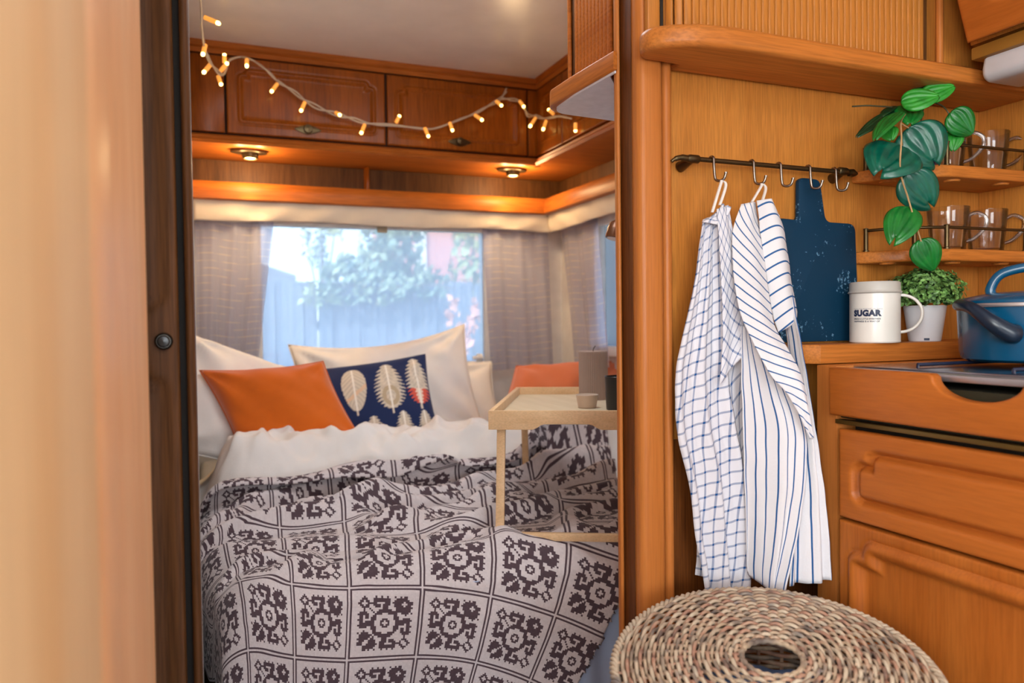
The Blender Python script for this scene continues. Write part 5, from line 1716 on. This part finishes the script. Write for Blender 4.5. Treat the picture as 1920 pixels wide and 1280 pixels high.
r = 0.040; k = 0
while r < 0.196:
    pts_ = []
    ns = NS if r > 0.10 else NS // 2
    seg = ns * 5
    for i in range(seg):
        a_ = 2 * PI * i / seg
        rr_ = r + 0.0008 * n3(3 * math.cos(a_), 3 * math.sin(a_), k * 1.7)
        zz = lid_z(r) + (0.0030 if r > 0.06 else 0.0022) * math.sin(ns * a_ / 2 + k * PI)
        pts_.append((rr_ * math.cos(a_), rr_ * math.sin(a_), zz))
    m = MB().tube(pts_, 0.0024 + 0.0003 * (k % 3), 6, closed=True).xform(TILT)
    m.build('cane_ring', M_CANE[k % 3], bk_t, smooth=180, recalc=False)
    r += 0.0058; k += 1
m = MB()
for i in range(NS):
    a_ = 2 * PI * i / NS
    m.tube([((0.036 if i % 2 == 0 else 0.10) * math.cos(a_), (0.036 if i % 2 == 0 else 0.10) * math.sin(a_), lid_z(0.04 if i % 2 == 0 else 0.1)), (0.12 * math.cos(a_), 0.12 * math.sin(a_), lid_z(0.12)), (0.199 * math.cos(a_), 0.199 * math.sin(a_), lid_z(0.199))], 0.0022, 6)
m.xform(TILT)
o = m.build('lid_spokes', M_CANE[1], bk_t, smooth=60, recalc=False); o['kind'] = 'stuff'
for ph in (0, 2 * PI / 3, 4 * PI / 3):
    pts_ = []
    for i in range(264):
        a_ = 2 * PI * i / 264
        rr_ = 0.2015 + 0.0042 * math.cos(44 * a_ + ph)
        pts_.append((rr_ * math.cos(a_), rr_ * math.sin(a_), lid_z(0.2015) + 0.0042 * math.sin(44 * a_ + ph)))
    MB().tube(pts_, 0.0032, 6, closed=True).xform(TILT).build('rim_braid', M_CANE[2], bk_t, smooth=180, recalc=False)
pts_ = [(0.0375 * math.cos(2 * PI * i / 80), 0.0375 * math.sin(2 * PI * i / 80), lid_z(0.04) + 0.001 * math.sin(20 * 2 * PI * i / 80)) for i in range(80)]
MB().tube(pts_, 0.0036, 8, closed=True).xform(TILT).build('hole_ring', M_CANE[0], bk_t, smooth=180, recalc=False)
# side wall of the basket
zz_ = 0.006
k = 0
while zz_ < 0.535:
    rad_ = 0.165 + 0.032 * (zz_ / 0.54)
    pts_ = []
    for i in range(36 * 4):
        a_ = 2 * PI * i / (36 * 4)
        rr_ = rad_ + 0.0042 * math.sin(18 * a_ + k * PI)
        pts_.append((BX + rr_ * math.cos(a_), BY + rr_ * math.sin(a_), zz_ + 0.0008 * n3(math.cos(a_) * 3, math.sin(a_) * 3, k)))
    MB().tube(pts_, 0.0036, 5, closed=True).build('cane_course', M_CANE[k % 2], bk_t, smooth=180, recalc=False)
    zz_ += 0.0068; k += 1
m = MB()
for i in range(36):
    a_ = 2 * PI * (i + 0.5) / 36
    m.tube([(BX + 0.165 * math.cos(a_), BY + 0.165 * math.sin(a_), 0.002), (BX + 0.197 * math.cos(a_), BY + 0.197 * math.sin(a_), 0.535)], 0.0028, 6)
o = m.build('side_stakes', M_CANE[1], bk_t, smooth=60, recalc=False); o['kind'] = 'stuff'
MB().lathe([(0, 0.004), (0.160, 0.004), (0.160, 0.0015), (0, 0.0015)], 40, (BX, BY, 0)).build('basket_floor', M_CANE[1], bk_t)
# blue laundry glimpsed through the hole
lx, ly = BX + 0.01, BY - 0.005
MB().grid(lambda u, w: (lx + (0.001 + 0.14 * w) * math.cos(2 * PI * u), ly + (0.001 + 0.14 * w) * math.sin(2 * PI * u), 0.515 - 0.03 * w * w + 0.012 * n3(math.cos(2 * PI * u) * 3, math.sin(2 * PI * u) * 3, w * 3)), 60, 10, wrap_u=True).build('laundry_cloth', plain('blue_laundry', (90, 120, 165), 0.9), None, smooth=180, recalc=False)
tag(bpy.data.objects['laundry_cloth'], 'blue cloth lying inside the wicker basket, glimpsed through the lid hole', 'laundry')

# ------------------------------------------------------------------ fairy lights
fl = thing('fairy_lights', 'string of warm fairy lights swagged across the overhead lockers', 'lights', (0.6, 2.7, 1.8))
M_CABLE = plain('clear_white_cable', (206, 186, 160), 0.4)
M_BULB = emitter('amber_bulb_sleeve', (246, 164, 70), 0.8)
M_TIP = emitter('glowing_bulb_tip', (255, 206, 110), 12.0)
C1 = [(0.002, 2.02, 1.831), (0.006, 2.14, 1.833), (0.007, 2.26, 1.822), (0.013, 2.38, 1.813), (0.023, 2.46, 1.805), (0.045, 2.54, 1.798), (0.067, 2.58, 1.796), (0.081, 2.62, 1.834), (0.092, 2.64, 1.865), (0.126, 2.66, 1.885), (0.157, 2.62, 1.866), (0.191, 2.68, 1.869), (0.217, 2.69, 1.852), (0.243, 2.705, 1.832)]
C2 = [(0.243, 2.705, 1.832), (0.292, 2.705, 1.805), (0.334, 2.705, 1.776), (0.384, 2.705, 1.753), (0.442, 2.705, 1.738), (0.494, 2.705, 1.728), (0.551, 2.705, 1.716), (0.647, 2.705, 1.717), (0.746, 2.705, 1.714), (0.79, 2.705, 1.717), (0.84, 2.705, 1.735), (0.894, 2.705, 1.76), (0.953, 2.705, 1.787), (1.007, 2.705, 1.82), (1.057, 2.705, 1.853), (1.084, 2.705, 1.89)]
C3 = [(1.055, 2.7, 1.853), (1.095, 2.7, 1.853), (1.136, 2.7, 1.849), (1.156, 2.7, 1.822), (1.169, 2.7, 1.799), (1.201, 2.7, 1.8), (1.214, 2.65, 1.778), (1.211, 2.55, 1.759), (1.213, 2.5, 1.748), (1.211, 2.41, 1.717)]
for cpts, twist in ((C1, 0.006), (C2, 0.006), (C3, 0.005)):
    sp_ = spline(cpts, 10)
    for sgn in (0, PI):
        q_ = [p + Vector((0, 0.5 * math.sin(i * 0.23 + sgn), math.cos(i * 0.23 + sgn))) * twist * (0.6 + 0.5 * math.sin(i * 0.05)) for i, p in enumerate(sp_)]
        MB().tube(q_, 0.0029, 6).build('cable', M_CABLE, fl, smooth=180, recalc=False)


def bulb(a, b):
    a = Vector(a); b = Vector(b); t = (b - a); L = max(t.length, 0.03); t.normalize()
    R_ = Vector((0, 0, 1)).rotation_difference(t).to_matrix().to_4x4()
    M_ = Matrix.Translation(a) @ R_
    o_ = MB().lathe([(0, 0), (0.0062, 0.001), (0.0066, L * 0.5), (0.0058, L * 0.80), (0.0, L * 0.80)], 12).xform(M_).build('bulb', M_BULB, fl, smooth=50)
    MB().lathe([(0.0050, L * 0.80), (0.0056, L * 0.85), (0.0054, L * 0.95), (0.0032, L * 1.02), (0, L * 1.04)], 12).xform(M_).build('bulb_tip', M_TIP, o_, smooth=60)


B1 = [((0.014, 2.22, 1.834), (0.052, 2.2, 1.814)), ((0.016, 2.38, 1.815), (0.008, 2.36, 1.777)), ((0.031, 2.52, 1.806), (0.009, 2.5, 1.77)), ((0.073, 2.6, 1.838), (0.073, 2.59, 1.864)), ((0.06, 2.6, 1.812), (0.082, 2.58, 1.836)), ((0.053, 2.6, 1.797), (0.062, 2.59, 1.765)), ((0.142, 2.62, 1.865), (0.138, 2.56, 1.823))]
B2 = [((0.243, 2.7, 1.822), (0.221, 2.69, 1.788)), ((0.333, 2.7, 1.769), (0.317, 2.69, 1.732)), ((0.438, 2.7, 1.742), (0.444, 2.65, 1.721)), ((0.538, 2.7, 1.71), (0.522, 2.69, 1.673)), ((0.65, 2.7, 1.724), (0.663, 2.69, 1.751)), ((0.757, 2.7, 1.717), (0.769, 2.69, 1.681)), ((0.853, 2.7, 1.745), (0.861, 2.69, 1.71)), ((0.951, 2.7, 1.781), (0.976, 2.68, 1.757)), ((1.038, 2.7, 1.841), (1.054, 2.68, 1.818)), ((1.134, 2.7, 1.851), (1.145, 2.68, 1.822)), ((1.201, 2.7, 1.792), (1.171, 2.69, 1.752)), ((1.214, 2.63, 1.765), (1.195, 2.62, 1.725)), ((1.207, 2.55, 1.768), (1.195, 2.57, 1.79)), ((1.205, 2.369, 1.692), (1.205, 2.37, 1.66))]
for a_, b_ in B1 + B2:
    bulb(a_, b_)
# small cup hooks that carry the string
for hk_, py_ in (((1.097, 2.731, 1.899), 2.731), ((0.136, 2.731, 1.911), 2.731)):
    pass

# ------------------------------------------------------------------ outside the rear window
struct(MB().box(-14, 22, 3.6, 30, -0.62, -0.55).build('ground_outside', plain('pale_gravel', (168, 168, 160), 0.95, var=0.2, scale=6), smooth=0))
fe = thing('garden_fence', 'weathered blue-grey plank fence beyond the rear window', 'fence', (2.2, 7.6, -0.55))
M_FENCE = wood('weathered_grey_plank', (142, 154, 172), (98, 112, 134), 'Z', rough=0.8, cross=18, coat=0.0)
PLK = [MB().box(-0.068, 0.068, -0.011, 0.011, 0.0, 1.0, 0.004, 1).mesh('plank', M_FENCE) for _ in range(1)]
xk = -1.6
i = 0
while xk < 6.6:
    o = obj('plank', PLK[0], None)
    o.location = (xk, 7.6 + 0.020 * (i % 2) + random.uniform(-0.004, 0.004), -0.55)
    o.scale = (1, 1, 1.98 + random.uniform(-0.02, 0.02))
    o.rotation_euler = (0, random.uniform(-0.004, 0.004), 0)
    o.parent = fe; o.matrix_parent_inverse = world_of(fe).inverted()
    xk += 0.1345; i += 1
for zz in (-0.2, 0.95):
    MB().box(-1.7, 6.7, 7.64, 7.69, zz, zz + 0.09).build('fence_rail', M_FENCE, fe, smooth=0)

hs = thing('house', 'red rendered house with white corner boards behind the fence', 'building', (6.4, 14.0, -0.55))
M_RED = plain('red_render', (206, 142, 132), 0.9, var=0.06)
M_ROOF = plain('red_roof_tile', (170, 90, 70), 0.8, var=0.1, scale=8)
MB().box(3.30, 9.5, 12.0, 16.0, -0.55, 3.8).build('house_wall', M_RED, hs, smooth=0)
MB().box(3.18, 3.34, 11.93, 12.02, -0.55, 3.8).build('corner_board', M_FRAME, hs, smooth=0)
MB().box(5.2, 5.32, 11.93, 12.02, -0.55, 3.8).build('corner_board', M_FRAME, hs, smooth=0)
MB().prism([(11.6, 3.75), (14.0, 5.6), (16.4, 3.75), (16.4, 3.9), (14.0, 5.8), (11.6, 3.9)], 'x', 3.0, 9.8).build('roof', M_ROOF, hs, smooth=0)
sh = thing('shed', 'small far shed with a pale red gable peeking over the fence', 'building', (4.05, 17.5, -0.55))
MB().box(3.62, 4.5, 16.6, 18.5, -0.55, 1.75).build('shed_wall', M_FRAME, sh, smooth=0)
MB().prism([(3.45, 1.75), (4.05, 2.45), (4.65, 1.75)], 'y', 16.4, 18.8).build('roof', M_RED, sh, smooth=0)
sg = thing('garage', 'low grey garage roof far left over the fence', 'building', (0.2, 18, -0.55))
MB().box(-3.2, 1.6, 18.2, 22, -0.55, 1.95).build('garage_wall', M_WHITEWALL, sg, smooth=0)
MB().prism([(-3.5, 1.95), (-0.6, 3.0), (1.95, 2.15), (1.95, 1.95)], 'y', 18.0, 22.2).build('roof', plain('slate_roof', (110, 122, 140), 0.8), sg, smooth=0)


def blob_leaves(m, c, R, n, size):
    for k in range(n):
        d = Vector((random.gauss(0, 1), random.gauss(0, 1), random.gauss(0, 1)))
        d.normalize()
        rr_ = random.random() ** 0.4
        p = Vector(c) + Vector((d.x * R[0], d.y * R[1], d.z * R[2])) * rr_
        nn = Vector((random.gauss(0, 1), random.gauss(0, 1), random.gauss(0, 1))).normalized()
        t = nn.orthogonal().normalized(); b = nn.cross(t)
        s = size * random.uniform(0.6, 1.3)
        m.add([p - t * s, p + b * s * 0.55, p + t * s, p - b * s * 0.55], [(0, 1, 2, 3)])


M_TREE = leaf_mat('blue_green_tree_leaf', (104, 130, 124), (164, 180, 150), 0.8, scale=3)
M_TREE2 = leaf_mat('pale_yellow_leaf', (176, 180, 120), (150, 170, 140), 0.8, scale=3)
M_BARK = plain('grey_bark', (110, 100, 92), 0.9)
for nm, base, blobs, lab, mt in (
    ('tree', (2.2, 9.2), [((2.15, 9.2, 2.1), (0.42, 0.4, 0.55), 420), ((2.35, 9.2, 2.6), (0.38, 0.4, 0.6), 340), ((1.75, 9.1, 1.6), (0.5, 0.35, 0.28), 300), ((2.3, 9.2, 1.5), (0.6, 0.35, 0.28), 300)], 'broad blue-green tree behind the fence, middle of the rear window', M_TREE),
    ('tree', (1.75, 12.5), [((1.7, 12.5, 2.4), (0.28, 0.3, 0.5), 60), ((1.45, 12.5, 2.9), (0.35, 0.3, 0.4), 40), ((2.0, 12.5, 2.7), (0.2, 0.3, 0.4), 34)], 'thin airy tree with few leaves, left part of the rear window', M_TREE),
    ('tree', (2.98, 8.6), [((2.9, 8.6, 1.75), (0.22, 0.3, 0.5), 90), ((3.0, 8.6, 2.3), (0.25, 0.3, 0.4), 90)], 'yellowish young tree in front of the red house', M_TREE2)):
    t = thing(nm, lab, 'tree', (base[0], base[1], -0.55))
    MB().tube([(base[0], base[1], -0.55), (base[0] + 0.03, base[1], 1.2), (base[0], base[1], blobs[0][0][2] + 0.3)], [0.06, 0.04, 0.012], 8).build('trunk', M_BARK, t, smooth=60)
    m = MB()
    for c, R_, n_ in blobs:
        blob_leaves(m, c, R_, int(n_ * 1.8), 0.062)
        m.tube([(base[0], base[1], 1.0), c], [0.03, 0.008], 5)
    o = m.build('foliage', mt, t, smooth=0, recalc=False); o['kind'] = 'stuff'
vn = thing('climbing_vine', 'climber with pale leaves spilling over the fence top', 'vine', (2.2, 7.5, 1.4))
m = MB()
for c, R_, n_ in (((1.05, 7.48, 1.30), (0.25, 0.05, 0.14), 90), ((1.5, 7.48, 1.36), (0.4, 0.05, 0.18), 160), ((2.0, 7.48, 1.34), (0.3, 0.05, 0.13), 80)):
    blob_leaves(m, c, R_, n_, 0.05)
o = m.build('vine_leaves', M_TREE, vn, smooth=0, recalc=False); o['kind'] = 'stuff'
m = MB().tube([(0.9, 7.48, 1.42), (1.6, 7.48, 1.36), (2.1, 7.48, 1.4), (2.4, 7.48, 1.36)], 0.008, 5)
m.build('vine_stem', M_BARK, vn)
rs_ = thing('red_shrub', 'shrub with coral red leaves against the fence, right of the window', 'shrub', (2.18, 6.6, -0.55))
m = MB()
for c, R_, n_ in (((2.10, 6.6, 1.1), (0.07, 0.1, 0.16), 26), ((2.22, 6.6, 0.88), (0.08, 0.1, 0.15), 30), ((2.30, 6.6, 1.1), (0.06, 0.1, 0.14), 20)):
    blob_leaves(m, c, R_, n_, 0.05)
m.tube([(2.2, 6.6, -0.55), (2.2, 6.6, 1.0)], 0.015, 6)
o = m.build('foliage', plain('coral_leaf', (210, 160, 146), 0.8), rs_, smooth=0, recalc=False); o['kind'] = 'stuff'
